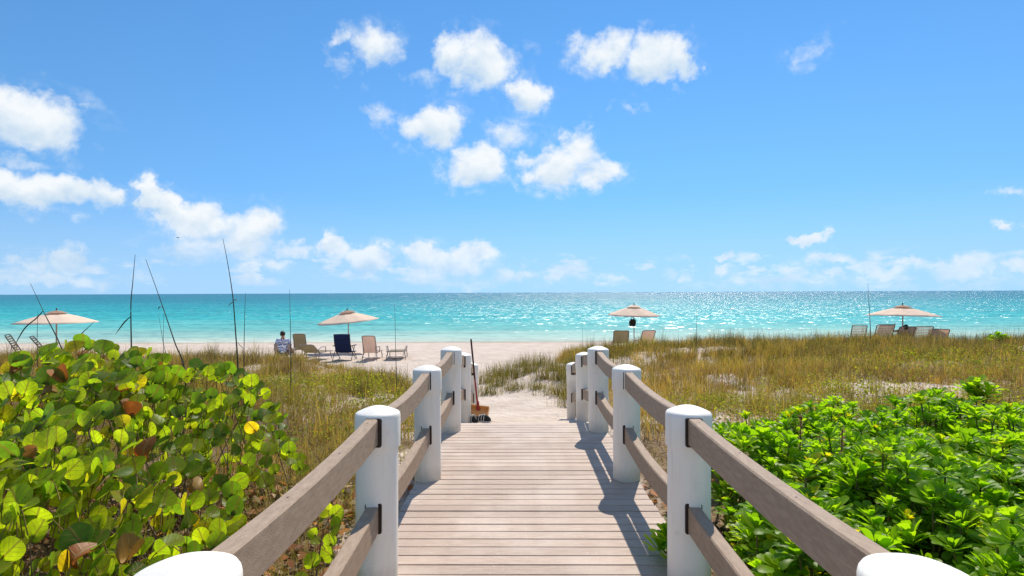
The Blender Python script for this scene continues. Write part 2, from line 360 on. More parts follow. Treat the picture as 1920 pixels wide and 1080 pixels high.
M['sand'] = sand_material()
xs = axis(-13, 21, 0.13, 3000); ys = np.concatenate([axis(-4, 24, 0.13, 300)[:], []])
ys = ys[(ys > -200) & (ys < 260)]
v, f = grid_mesh(xs, ys, ground)
X, Y = v[:, 0].astype(float), v[:, 1].astype(float)
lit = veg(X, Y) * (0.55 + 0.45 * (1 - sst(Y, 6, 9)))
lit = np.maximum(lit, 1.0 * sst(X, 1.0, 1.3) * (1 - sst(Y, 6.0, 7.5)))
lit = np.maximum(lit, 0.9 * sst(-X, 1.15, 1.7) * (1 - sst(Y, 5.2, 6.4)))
lit *= sst(Y, -1.5, 0.2)  # litter cleared from unseen ground behind the camera, so pale sand bounces warm light
tag(link_mesh('beach_ground', raw_mesh('beach_ground', v, f, M['sand'], {'litter': lit}, smooth=True)), kind='structure')

# ---------------------------------------------------------------- sea
def sea_material():
    m, nt, p, o = new_mat('sea_water')
    g = nn(nt, 'ShaderNodeNewGeometry'); P = g.outputs['Position']
    s = nn(nt, 'ShaderNodeSeparateXYZ'); lk(nt, P, s.inputs[0])
    big = noise(nt, vmt(nt, 'MULTIPLY', P, (0.010, 0.05, 0.0)), 1.0, 4.0, 0.6)
    d = mth(nt, 'MAXIMUM', mth(nt, 'SUBTRACT', s.outputs[1], 34.4), 0.0)
    t = mth(nt, 'DIVIDE', d, mth(nt, 'ADD', d, 60.0))
    t = mth(nt, 'ADD', t, mth(nt, 'MULTIPLY', mth(nt, 'SUBTRACT', big, 0.5), mapr(nt, t, 0.0, 0.3, 0.05, 0.42)))
    rp = nn(nt, 'ShaderNodeValToRGB'); e = rp.color_ramp.elements
    stops = ((0.0, (0.50, 0.54, 0.44)), (0.07, (0.38, 0.54, 0.46)), (0.18, (0.16, 0.46, 0.42)), (0.36, (0.045, 0.42, 0.43)), (0.62, (0.025, 0.32, 0.37)), (0.82, (0.028, 0.23, 0.31)), (1.0, (0.05, 0.215, 0.32)))
    while len(e) < len(stops): e.new(0.5)
    for i, (ps, c3) in enumerate(stops): e[i].position = ps; e[i].color = (*c3, 1)
    lk(nt, t, rp.inputs[0]); c = rp.outputs[0]
    # small foam lines where ripples run up the sand
    fo = noise(nt, vmt(nt, 'MULTIPLY', P, (0.22, 1.4, 0.0)), 1.0, 5.0, 0.6)
    near = mth(nt, 'SUBTRACT', 1.0, mapr(nt, d, 0.4, 7.0))
    foam = mth(nt, 'MULTIPLY', mapr(nt, fo, 0.60, 0.70), mth(nt, 'MULTIPLY', near, 0.75))
    c = mixc(nt, foam, c, (0.75, 0.76, 0.72))
    wc = noise(nt, vmt(nt, 'MULTIPLY', P, (0.16, 1.0, 1.0)), 0.30, 4.0, 0.65, 0.4)
    c = mixc(nt, mapr(nt, wc, 0.36, 0.66, 0.0, 0.62), c, mixc(nt, 1.0, c, (0.5, 0.72, 0.78), 'MULTIPLY'))
    # wave facets: slopes taken straight from noise, so distant water keeps its glitter
    w1 = noise(nt, vmt(nt, 'MULTIPLY', P, (0.5, 1.0, 1.0)), 1.9, 3.0, 0.65, 0.0, True)
    w2 = noise(nt, vmt(nt, 'MULTIPLY', P, (0.35, 1.0, 1.0)), 0.33, 2.0, 0.55, 0.3, True)
    calm = mapr(nt, d, 0.0, 45.0, 0.35, 1.0)
    sl = vmt(nt, 'ADD', vmt(nt, 'MULTIPLY', vmt(nt, 'SUBTRACT', w1, (0.5, 0.5, 0.5)), (3.3, 4.6, 0.0)), vmt(nt, 'MULTIPLY', vmt(nt, 'SUBTRACT', w2, (0.5, 0.5, 0.5)), (0.5, 1.1, 0.0)))
    sc = nn(nt, 'ShaderNodeVectorMath'); sc.operation = 'SCALE'; lk(nt, sl, sc.inputs[0]); lk(nt, calm, sc.inputs[3])
    nrm = vmt(nt, 'NORMALIZE', vmt(nt, 'ADD', sc.outputs[0], (0, 0, 1)))
    df = nn(nt, 'ShaderNodeBsdfDiffuse'); lk(nt, c, df.inputs[0]); lk(nt, nrm, df.inputs['Normal'])
    gl = nn(nt, 'ShaderNodeBsdfGlossy'); gl.inputs['Roughness'].default_value = 0.27; lk(nt, nrm, gl.inputs['Normal'])
    mx = nn(nt, 'ShaderNodeMixShader'); mx.inputs[0].default_value = 0.12
    lk(nt, df.outputs[0], mx.inputs[1]); lk(nt, gl.outputs[0], mx.inputs[2]); lk(nt, mx.outputs[0], o.inputs[0]); nt.nodes.remove(p)
    return m
M['sea'] = sea_material()
sxs = axis(-60, 60, 4.0, 60000, 1.5)
sys_ = [30.0]; st = 0.5
while sys_[-1] < 60000: sys_.append(sys_[-1] + st); st *= 1.09
def swell(XX, YY):
    return -1.36 + 0.05 * np.sin(YY * 0.9 + 2.0 * fbm(XX * 0.05, YY * 0.02, 2)) * (1 - sst(YY, 42, 70)) * sst(YY, 34, 38)
v, f = grid_mesh(sxs, np.array(sys_), swell)
tag(link_mesh('sea', raw_mesh('sea', v, f, M['sea'], smooth=True)), kind='structure')

# ---------------------------------------------------------------- boardwalk
def plank_material():
    m, nt, p, o = new_mat('composite_plank')
    tc = nn(nt, 'ShaderNodeTexCoord'); oi = nn(nt, 'ShaderNodeObjectInfo'); g = nn(nt, 'ShaderNodeNewGeometry')
    v = vmt(nt, 'ADD', vmt(nt, 'MULTIPLY', tc.outputs['Object'], (1.0, 9.0, 4.0)), oi.outputs['Location'])
    gr = noise(nt, v, 7.0, 6.0, 0.7); wear = noise(nt, g.outputs['Position'], 1.7, 5.0, 0.6)
    c = mixc(nt, mapr(nt, gr, 0.3, 0.7), (0.40, 0.295, 0.23), (0.53, 0.41, 0.33))
    c = mixc(nt, mth(nt, 'MULTIPLY', mapr(nt, wear, 0.42, 0.72), 0.6), c, (0.64, 0.53, 0.44))
    k = mth(nt, 'MULTIPLY_ADD', oi.outputs['Random'], 0.20, 0.875); cb = nn(nt, 'ShaderNodeCombineColor')
    for i in range(3): lk(nt, k, cb.inputs[i])
    c = mixc(nt, 1.0, c, cb.outputs[0], 'MULTIPLY')
    sp = noise(nt, g.outputs['Position'], 55.0, 2.0, 0.5)
    c = mixc(nt, mth(nt, 'MULTIPLY', mapr(nt, sp, 0.66, 0.76), 0.6), c, (0.72, 0.66, 0.58))
    sp2 = nn(nt, 'ShaderNodeSeparateXYZ'); lk(nt, g.outputs['Position'], sp2.inputs[0])
    drift = mth(nt, 'ADD', mapr(nt, sp2.outputs[1], 4.8, 7.2, -0.30, 0.22), noise(nt, vmt(nt, 'MULTIPLY', g.outputs['Position'], (1.0, 2.0, 1.0)), 2.6, 5.0, 0.65))
    c = mixc(nt, mapr(nt, drift, 0.50, 0.72, 0.0, 0.55), c, (0.60, 0.50, 0.42))
    lk(nt, c, p.inputs['Base Color']); p.inputs['Roughness'].default_value = 0.62; p.inputs['Specular IOR Level'].default_value = 0.3
    bn = nn(nt, 'ShaderNodeBump'); bn.inputs['Strength'].default_value = 0.3; bn.inputs['Distance'].default_value = 0.004
    lk(nt, gr, bn.inputs['Height']); lk(nt, bn.outputs[0], p.inputs['Normal'])
    return m
M['plank'] = plank_material()
M['joist'] = speckled('joist_wood', (0.06, 0.045, 0.035), (0.12, 0.09, 0.07), 6, 0.8)
M['rail'] = speckled('composite_rail', (0.30, 0.205, 0.138), (0.41, 0.30, 0.208), 14, 0.6, 0.35, 120, 0.3, (4, 1, 4))
M['slot'] = speckled('slot_plastic', (0.028, 0.019, 0.014), (0.045, 0.032, 0.025), 20, 0.45)
M['screw'] = speckled('screw_steel', (0.05, 0.04, 0.035), (0.12, 0.08, 0.06), 80, 0.5)
def pvc():
    m, nt, p, o = new_mat('white_pvc')
    g = nn(nt, 'ShaderNodeNewGeometry'); P = g.outputs['Position']
    st = noise(nt, vmt(nt, 'MULTIPLY', P, (22.0, 22.0, 2.2)), 1.0, 5.0, 0.65); gr = noise(nt, P, 7.0, 5.0, 0.65)
    c = mixc(nt, mth(nt, 'MULTIPLY', mapr(nt, st, 0.50, 0.74), 0.28), (0.92, 0.865, 0.77), (0.60, 0.54, 0.44))
    c = mixc(nt, mth(nt, 'MULTIPLY', mapr(nt, gr, 0.58, 0.78), 0.30), c, (0.56, 0.53, 0.46))
    sz = nn(nt, 'ShaderNodeSeparateXYZ'); lk(nt, P, sz.inputs[0])
    foot = mth(nt, 'MULTIPLY', mth(nt, 'SUBTRACT', 1.0, mapr(nt, mth(nt, 'ADD', sz.outputs[2], mth(nt, 'MULTIPLY', gr, -0.22)), -0.10, 0.06)), 0.4)
    c = mixc(nt, foot, c, (0.42, 0.36, 0.28))
    scf = mapr(nt, noise(nt, vmt(nt, 'MULTIPLY', P, (30.0, 30.0, 160.0)), 1.0, 2.0, 0.5), 0.70, 0.76)
    c = mixc(nt, mth(nt, 'MULTIPLY', scf, 0.35), c, (0.38, 0.36, 0.33))
    lk(nt, c, p.inputs['Base Color']); p.inputs['Roughness'].default_value = 0.45; p.inputs['Specular IOR Level'].default_value = 0.35
    return m
M['pvc'] = pvc()
walk = tag(empty('boardwalk', (0, 3, 0)), kind='structure')
pb = MB()
prof = [(-0.0565, -0.038), (0.0565, -0.038), (0.0565, -0.005), (0.0525, 0.0), (-0.0525, 0.0), (-0.0565, -0.005)]
pb.sweep([(-0.97, 0, 0), (-0.32, 0, 0), (0.33, 0, 0), (0.97, 0, 0)], prof)
pme = pb.mesh('plank', M['plank'])
y = -1.66; k = 0
while y < 7.13:
    o = link_mesh('plank', pme, walk)
    o.location = (random.uniform(-.006, .006), y - 3, random.uniform(-.0022, .0012)); o.rotation_euler = (random.uniform(-.008, .008), random.uniform(-.0012, .0012), random.uniform(-.0016, .0016))
    o.scale = (1 + random.uniform(-.004, .004), 1, 1)
    y += 0.1195 + (0.008 if abs(y - 5.10) < 0.06 else 0) + random.uniform(-.0012, .0012); k += 1
for sx in (-0.86, 0.0, 0.86):
    j = MB(); j.box((sx, -0.27, -0.13), (0.05, 8.70, 0.18)); j.build('joist', M['joist'], walk)
j = MB(); j.box((0, 4.135, -0.122), (1.9, 0.04, 0.17)); j.build('rim_board', M['joist'], walk)

# ---------------------------------------------------------------- railings
PY = [1.36, 3.2, 5.02, 6.75, 8.2, 9.77]; PZ = [0, 0, 0, 0, -0.225, -0.565]
sh = MB(); sh.lathe([(0.1175, -0.45), (0.1175, 0.86)], 40); shaft_me = sh.mesh('shaft', M['pvc'], 60)
cp = MB()
cprof = [(0.1185, 0.775), (0.1255, 0.775), (0.1268, 0.79), (0.1268, 0.945), (0.1245, 0.957), (0.119, 0.966)]
for i in range(1, 9):
    a = i / 9.0; cprof.append((0.119 * (1 - a) if i < 8 else 0.004, 0.966 + 0.036 * math.sin(a * math.pi / 2)))
cp.lathe(cprof, 40); cap_me = cp.mesh('cap', M['pvc'], 50)
def slot_mesh(h0, h1, hd):
    b = MB(); n = 5; r = 0.012; w = 0.046; dx = -0.007; prof = []
    for cx, cz, a0 in ((w - r, h1 - r, 0), (-w + r, h1 - r, 90), (-w + r, h0 + r, 180), (w - r, h0 + r, 270)):
        for q in range(n): prof.append((cx - dx + r * math.cos(R(a0 + 90 * q / (n - 1))), cz + r * math.sin(R(a0 + 90 * q / (n - 1)))))
    b.sweep([(0, -hd, 0), (0, hd, 0)], prof); return b.mesh('slot', M['slot'])
slot_hi = slot_mesh(0.797, 0.954, 0.1215); slot_lo = slot_mesh(0.325, 0.49, 0.1125)
c_ = 0.007; RW, RH = 0.035, 0.0725
rail_prof = [(-RW + c_, -RH), (RW - c_, -RH), (RW, -RH + c_), (RW, RH - c_), (RW - c_, RH), (-RW + c_, RH), (-RW, RH - c_), (-RW, -RH + c_)]
scb = MB(); scb.lathe([(0.0045, 0), (0.0045, 0.0012), (0.003, 0.0016)], 8); screw_me = scb.mesh('screw', M['screw'])
def railing(side, label):
    rt = empty('railing', (side * 0.8775, PY[0], 0)); tag(rt, label, 'railing', 'railings flanking the boardwalk')
    rr = random.Random(3 if side < 0 else 5)
    for i, (py, pz) in enumerate(zip(PY, PZ)):
        s = link_mesh('post', shaft_me, rt); s.location = (0, py - PY[0], pz); s.rotation_euler = (rr.uniform(-.006, .006), rr.uniform(-.006, .006), rr.uniform(0, 6))
        q = s.rotation_euler[2]
        c = link_mesh('cap', cap_me, s); c.rotation_euler = (0.008 * rr.uniform(-1, 1), 0.008 * rr.uniform(-1, 1), 0)
        for sm in (slot_hi, slot_lo):
            t = link_mesh('slot', sm, s); t.rotation_euler = (0, 0, -q); t.scale = (1 if side < 0 else -1, 1, 1)
    for i in range(5):
        for hgt, nm in ((0.8865, 'top_rail'), (0.407, 'lower_rail')):
            sag = rr.uniform(0.042, 0.056) if i > 0 else 0.030
            if i > 2: sag = 0.018
            if nm == 'lower_rail': sag *= 0.95
            bow = rr.uniform(-.008, .008); pts = []
            y0, y1 = PY[i] - 0.03 if i == 0 else PY[i] + 0.004, PY[i + 1] - 0.004
            def rp(t): return Vector((bow * 4 * t * (1 - t), y0 + (y1 - y0) * t - PY[0], PZ[i] + (PZ[i + 1] - PZ[i]) * t + hgt - sag * 4 * t * (1 - t)))
            b = MB(); b.sweep([rp(t / 20) for t in range(21)], rail_prof, caps=True)
            ro = b.build(nm, M['rail'], rt, smooth=35)
            if i < 3 and nm == 'top_rail':
                for t in (0.09, 0.34, 0.63, 0.9):
                    so = link_mesh('screw', screw_me, ro); so.location = rp(t) + Vector((rr.uniform(-.012, .012), 0, RH))
    return rt
railing(-1, 'white-posted brown railing left of the boardwalk, beside the round-leaved shrubs')
railing(1, 'white-posted brown railing right of the boardwalk, beside the bright green rosette shrubs')

# ---------------------------------------------------------------- dune vegetation
M['grass'] = leafy('dune_grass_blade', None, (1.5, 1.45, 1.0), 0.42, 0.55, attr='tone', spec=0.25)
M['straw'] = leafy('dry_straw', None, (1.2, 1.1, 0.9), 0.25, 0.6, attr='tone', spec=0.25)
M['cover'] = leafy('ground_cover_leaf', None, (1.8, 1.7, 0.8), 0.5, 0.7, attr='tone', spec=0.1)
def blades(base, h, lean_dir, lean, width, tone, seg=3, droop=0.35):
    """ribbons: base (n,3), height, lean azimuth, lean amount, width, tone (n,3)"""
    n = len(base); dx, dy = np.cos(lean_dir), np.sin(lean_dir)
    wa = rng.uniform(0, 2 * np.pi, n); wx, wy = np.cos(wa) * width, np.sin(wa) * width
    V = []; T = []
    for i in range(seg + 1):
        t = i / seg; out = lean * h * (t ** 1.7); up = h * (t - droop * lean * t * t)
        k = (1 - t) ** 0.7
        c = np.stack([base[:, 0] + dx * out, base[:, 1] + dy * out, base[:, 2] + up], 1)
        tt = tone
        if i < seg:
            off = np.stack([wx * k * 0.5, wy * k * 0.5, np.zeros(n)], 1)
            V += [c - off, c + off]; T += [tt, tt]
        else: V.append(c); T.append(tt)
    m = 2 * seg + 1
    V = np.stack(V, 1).reshape(-1, 3); T = np.stack(T, 1).reshape(-1, 3)
    b = (np.arange(n) * m)[:, None]; F = []
    for i in range(seg - 1):
        a = 2 * i; F += [b + np.array([[a, a + 1, a + 3]]), b + np.array([[a, a + 3, a + 2]])]
    a = 2 * (seg - 1); F.append(b + np.array([[a, a + 1, a + 2]]))
    return V, np.concatenate(F), T
def join(parts):
    V = []; F = []; T = []; o = 0
    for v_, f_, t_ in parts: V.append(v_); F.append(f_ + o); T.append(t_); o += len(v_)
    return np.concatenate(V), np.concatenate(F), np.concatenate(T)
def scatter(n, x0, x1, y0, y1, dens):
    X = rng.uniform(x0, x1, n); Y = np.sqrt(rng.uniform(y0 ** 2, y1 ** 2, n)) if y0 > 0 else rng.uniform(y0, y1, n)
    k = rng.uniform(0, 1, n) < dens(X, Y)
    return X[k], Y[k]
OLIVE = np.array([0.30, 0.245, 0.035]); GOLD = np.array([0.52, 0.35, 0.075]); BROWN = np.array([0.27, 0.17, 0.075]); DARK = np.array([0.11, 0.11, 0.028]); TAN = np.array([0.42, 0.33, 0.19]); LIME = np.array([0.26, 0.27, 0.02])
def tones(X, Y, n_each):
    """colour of each clump from broad patches"""
    a = fbm(X * 0.45, Y * 0.45, 41)[:, None]; b = fbm(X * 0.9 + 7, Y * 0.9, 43)[:, None]
    c = OLIVE + (GOLD - OLIVE) * sst(a, 0.42, 0.62)
    c = c + (BROWN - c) * sst(b, 0.47, 0.62) * 0.85
    c = c * rng.uniform(0.75, 1.25, (len(X), 1))
    c = np.repeat(c, n_each, 0); q = rng.uniform(0, 1, (len(c), 1))
    c = np.where(q < 0.13, TAN, np.where(q < 0.30, BROWN, np.where(q < 0.42, DARK, np.where(q > 0.92, LIME, c))))
    return c * rng.uniform(0.8, 1.2, (len(c), 1))
def in_view(X, Y): return (np.abs(X) < 1.02 * np.maximum(Y, 0) + 1.2)
def clumps(X, Y, nb, hmin, hmax, spread, lean, width, tone=None, seg=3):
    n = len(X); Z = ground(X, Y) - 0.01
    bx = np.repeat(np.stack([X, Y, Z], 1), nb, 0); bx[:, :2] += rng.normal(0, spread, (n * nb, 2))
    h = np.repeat(rng.uniform(hmin, hmax, n), nb) * rng.uniform(0.5, 1.1, n * nb)
    tn = tones(X, Y, nb) if tone is None else np.clip(np.repeat(tone[None], n * nb, 0) * rng.uniform(0.7, 1.35, (n * nb, 1)), 0, 1)
    wd = width * rng.uniform(0.7, 1.3, n * nb) * (0.75 + 0.035 * bx[:, 1])
    return blades(bx, h, rng.uniform(0, 2 * np.pi, n * nb), np.abs(rng.normal(0, lean, n * nb)), wd, tn, seg)
def leaflets(X, Y, nb, hmin, hmax, spread, size, tone):
    """low leafy creepers: little tilted lozenge leaves"""
    n = len(X) * nb; Z = np.repeat(ground(X, Y), nb)
    px = np.repeat(X, nb) + rng.normal(0, spread, n); py = np.repeat(Y, nb) + rng.normal(0, spread, n); pz = Z + rng.uniform(hmin, hmax, n)
    a = rng.uniform(0, 2 * np.pi, n); tl = rng.uniform(-0.7, 0.9, n); L = size * rng.uniform(0.6, 1.4, n) * (0.7 + 0.03 * py)
    d = np.stack([np.cos(a) * np.cos(tl), np.sin(a) * np.cos(tl), np.sin(tl)], 1); s = np.stack([-np.sin(a), np.cos(a), rng.uniform(-.5, .5, n)], 1)
    c = np.stack([px, py, pz], 1); L = L[:, None]
    V = np.stack([c - d * L * 0.5, c + s * L * 0.30, c + d * L * 0.5, c - s * L * 0.30], 1).reshape(-1, 3)
    b = (np.arange(n) * 4)[:, None]; F = np.concatenate([b + np.array([[0, 1, 2]]), b + np.array([[0, 2, 3]])])
    T = np.repeat(np.clip(tone * rng.uniform(0.6, 1.4, (n, 1)), 0, 1), 4, 0)
    return V, F, T
def stuff(name, parts, mat, label, cat):
    v_, f_, t_ = join(parts)
    o = link_mesh(name, raw_mesh(name, v_, f_, mat, {'tone': t_})); tag(o, label, cat, kind='stuff'); return o
def side_grass(sgn):
    P = []
    def dn(X, Y): return veg(X, Y) * in_view(X, Y) * np.where(sgn > 0, sst(Y + 0.0 * X, 5.2, 7.4), sst(Y, 4.6, 6.2))
    lim = (1.0, 21) if sgn > 0 else (-17, -1.0)
    X, Y = scatter(11500, *lim, 4.5, 20, dn)
    P.append(clumps(X, Y, 11, 0.12, 0.42, 0.06, 0.55, 0.0085))
    X, Y = scatter(3000, *lim, 5.5, 20, lambda x, y: dn(x, y) * sst(fbm(x * 0.6, y * 0.6, 51), 0.42, 0.6))
    P.append(clumps(X, Y, 18, 0.28, 0.66, 0.055, 0.38, 0.007))
    X, Y = scatter(5000, *lim, 5.5, 20, dn)
    P.append(clumps(X, Y, 8, 0.06, 0.22, 0.10, 0.9, 0.010, np.array([0.15, 0.095, 0.04])))
    # big ragged bunches, each of one tone
    X, Y = scatter(620, *lim, 6.5, 19, dn)
    for tn_ in (OLIVE * 0.8, GOLD * 1.0, DARK * 1.2, np.array([0.30, 0.17, 0.06]), np.array([0.46, 0.36, 0.09]), OLIVE * 1.25):
        k = rng.uniform(0, 1, len(X)) < 0.17
        P.append(clumps(X[k], Y[k], 55, 0.25, 0.55, 0.10, 0.5, 0.007, tn_))
    if sgn < 0:     # the taller golden stand left of the railing
        X, Y = scatter(1500, -9, -1.3, 5.5, 13.5, lambda x, y_: veg(x, y_) * in_view(x, y_))
        P.append(clumps(X, Y, 16, 0.22, 0.52, 0.06, 0.45, 0.0075))
    else:
        X, Y = scatter(1700, 1.3, 19, 7.0, 17.5, lambda x, y_: veg(x, y_) * in_view(x, y_))
        P.append(clumps(X, Y, 13, 0.22, 0.50, 0.06, 0.45, 0.0075, GOLD))
    return P
gl = side_grass(-1); gr_ = side_grass(1)
stuff('dune_grass', gl, M['grass'], 'golden olive dune grass left of the boardwalk, behind the round-leaved shrubs', 'grass')
stuff('dune_grass', gr_, M['grass'], 'golden olive dune grass right of the boardwalk, up to the loungers', 'grass')
# dark spiky fringe along the crest of the dune and thin tops against the sea
def crest(X, Y): return dune_mask(X, Y) * in_view(X, Y) * (1 - 0.55 * bare(X, Y))
X, Y = scatter(1100, 1.2, 20, 14.6, 18.6, crest)
P = [clumps(X, Y, 18, 0.18, 0.60, 0.06, 0.28, 0.006, np.array([0.13, 0.12, 0.035]))]
X, Y = scatter(420, -16, -5, 11.5, 15.0, crest)
P.append(clumps(X, Y, 11, 0.15, 0.34, 0.06, 0.35, 0.006, np.array([0.22, 0.17, 0.06])))
X, Y = scatter(230, 1.2, 20, 15.8, 19.0, crest)
P.append(clumps(X, Y, 7, 0.45, 0.85, 0.05, 0.22, 0.006, np.array([0.12, 0.115, 0.04])))
X, Y = scatter(120, -16, -4.5, 13.0, 16.5, crest)
P.append(clumps(X, Y, 5, 0.35, 0.7, 0.05, 0.25, 0.006, np.array([0.20, 0.16, 0.06])))
stuff('crest_grass', P, M['grass'], 'spiky fringe of grass along the crest of the dune', 'grass')
# creepers: yellow green patches
P = []
for cx, cy_, rx, ry, n in ((-3.1, 11.0, 1.1, 1.1, 150), (-4.6, 10.5, 0.8, 0.9, 110), (-2.4, 9.0, 0.6, 0.8, 70), (9.3, 13.2, 2.2, 1.8, 330), (12.5, 14.5, 2.0, 1.3, 150), (6.0, 10.2, 1.4, 1.4, 130), (3.2, 8.6, 1.0, 1.2, 110), (-2.2, 7.4, 0.8, 0.9, 60), (-1.32, 4.8, 0.12, 0.5, 10), (-6.5, 11.3, 1.6, 1.2, 120), (5.2, 7.9, 1.5, 0.8, 120), (8.4, 9.0, 1.8, 0.8, 120)):
    X = rng.normal(cx, rx * 0.6, n); Y = rng.normal(cy_, ry * 0.6, n)
    P.append(leaflets(X, Y, 16, 0.03, 0.28, 0.10, 0.050, np.array([0.24, 0.27, 0.02]) * rng.uniform(0.8, 1.1)))
X, Y = scatter(2600, 1.0, 20, 5.5, 18, lambda x, y: veg(x, y) * in_view(x, y)); P.append(leaflets(X, Y, 7, 0.02, 0.20, 0.14, 0.034, np.array([0.20, 0.17, 0.035])))
X, Y = scatter(1800, -15, -1.0, 5.0, 15, lambda x, y: veg(x, y) * in_view(x, y)); P.append(leaflets(X, Y, 7, 0.02, 0.18, 0.14, 0.034, np.array([0.21, 0.18, 0.035])))
stuff('ground_creeper', P, M['cover'], 'low yellow-green creeper spreading in patches over the dune sand', 'creeper')
# straw: dry curled stems lying about
def straw_dn(X, Y): return in_view(X, Y + 1.0) * np.clip(sst(np.abs(X), 1.02, 1.4) * (1 - sst(Y, 6.5, 10)) + 0.25 * veg(X, Y), 0, 1) * (1 - 0.6 * bare(X, Y))
X, Y = scatter(5200, -7, -1.0, 0.9, 10, straw_dn); X2, Y2 = scatter(2500, 1.0, 9, 0.9, 10, straw_dn); X = np.concatenate([X, X2]); Y = np.concatenate([Y, Y2])
n = len(X); bs = np.stack([X, Y, ground(X, Y) + rng.uniform(0, 0.05, n)], 1)
q = rng.uniform(0, 1, (n, 1)); tn = np.where(q < 0.45, np.array([0.34, 0.25, 0.14]), np.where(q < 0.75, np.array([0.17, 0.10, 0.05]), np.array([0.50, 0.42, 0.28]))) * rng.uniform(0.6, 1.2, (n, 1))
P = [blades(bs, rng.uniform(0.10, 0.42, n), rng.uniform(0, 6.28, n), rng.uniform(0.5, 1.6, n), rng.uniform(0.003, 0.006, n), tn, 4, 0.55)]
k = rng.uniform(0, 1, n) < 0.5
P.append(blades(bs[k] + np.array([0.03, 0.02, 0]), rng.uniform(0.08, 0.3, k.sum()), rng.uniform(0, 6.28, k.sum()), rng.uniform(0.3, 1.2, k.sum()), rng.uniform(0.003, 0.006, k.sum()), tn[k] * 0.8, 3, 0.5))
stuff('straw_litter', P, M['straw'], 'tangle of dry straw and stems lying beside the boardwalk', 'straw')
# fresh green grass beside the left rail
X = rng.normal(-2.0, 0.45, 420); Y = rng.normal(4.9, 0.9, 420); X = np.minimum(X, -1.25)
X2 = rng.normal(-1.55, 0.2, 60); Y2 = rng.normal(2.9, 0.5, 60)
stuff('fresh_grass', [clumps(np.concatenate([X, X2]), np.concatenate([Y, Y2]), 9, 0.16, 0.36, 0.05, 0.6, 0.006, np.array([0.30, 0.26, 0.06]))], M['grass'], 'fresher green grass between the round-leaved shrub and the left railing', 'grass')
# separate tufts standing in the open sand by the path
M['tuft'] = M['grass']
TUFTS = [(-0.55, 13.7, 0.55), (-0.15, 14.2, 0.62), (0.25, 14.6, 0.6), (-0.65, 15.2, 0.5), (0.55, 15.6, 0.55), (-0.15, 13.0, 0.34), (0.85, 14.9, 0.55), (0.75, 12.4, 0.45), (1.05, 12.0, 0.55), (1.0, 11.2, 0.5), (1.25, 13.1, 0.5), (1.28, 10.5, 0.42), (-2.75, 11.6, 0.45), (-2.35, 10.9, 0.5), (-1.85, 10.2, 0.42), (0.1, 15.9, 0.5), (1.5, 15.7, 0.5), (2.1, 16.1, 0.45), (0.35, 12.9, 0.3), (-3.4, 12.3, 0.4), (-0.9, 14.4, 0.5), (-0.35, 15.0, 0.55), (0.55, 13.7, 0.5), (1.15, 14.3, 0.55), (-0.75, 12.7, 0.4), (0.95, 13.5, 0.5), (1.35, 11.6, 0.5), (-2.0, 11.5, 0.45), (-2.9, 10.2, 0.45), (-1.75, 9.2, 0.4), (1.3, 9.6, 0.4)]
for i, (tx, ty, th) in enumerate(TUFTS):
    n = 230; z0 = float(ground(np.array([tx]), np.array([ty]))[0]) - 0.02
    b = np.zeros((n, 3)); b[:, :2] = rng.normal(0, 0.10, (n, 2)) * np.array([1.6, 1.1])
    tn = np.where(rng.uniform(0, 1, (n, 1)) < 0.5, DARK * 1.0, OLIVE * 0.8) * rng.uniform(0.7, 1.3, (n, 1))
    tn = np.where(rng.uniform(0, 1, (n, 1)) < 0.14, TAN * 0.8, tn)
    v_, f_, t_ = blades(b, th * rng.uniform(0.35, 1.05, n), rng.uniform(0, 6.28, n), np.abs(rng.normal(0, 0.38, n)), rng.uniform(0.006, 0.011, n), tn, 3)
    o = link_mesh('grass_tuft', raw_mesh('grass_tuft', v_, f_, M['grass'], {'tone': t_})); o.location = (tx, ty, z0)
    tag(o, 'tuft of spiky olive grass at the sandy edge left of the railing' if tx < -1.5 else 'tuft of spiky olive grass in the open sand beyond the boardwalk', 'grass tuft', 'grass tufts left of the railing' if tx < -1.5 else 'grass tufts beyond the boardwalk')

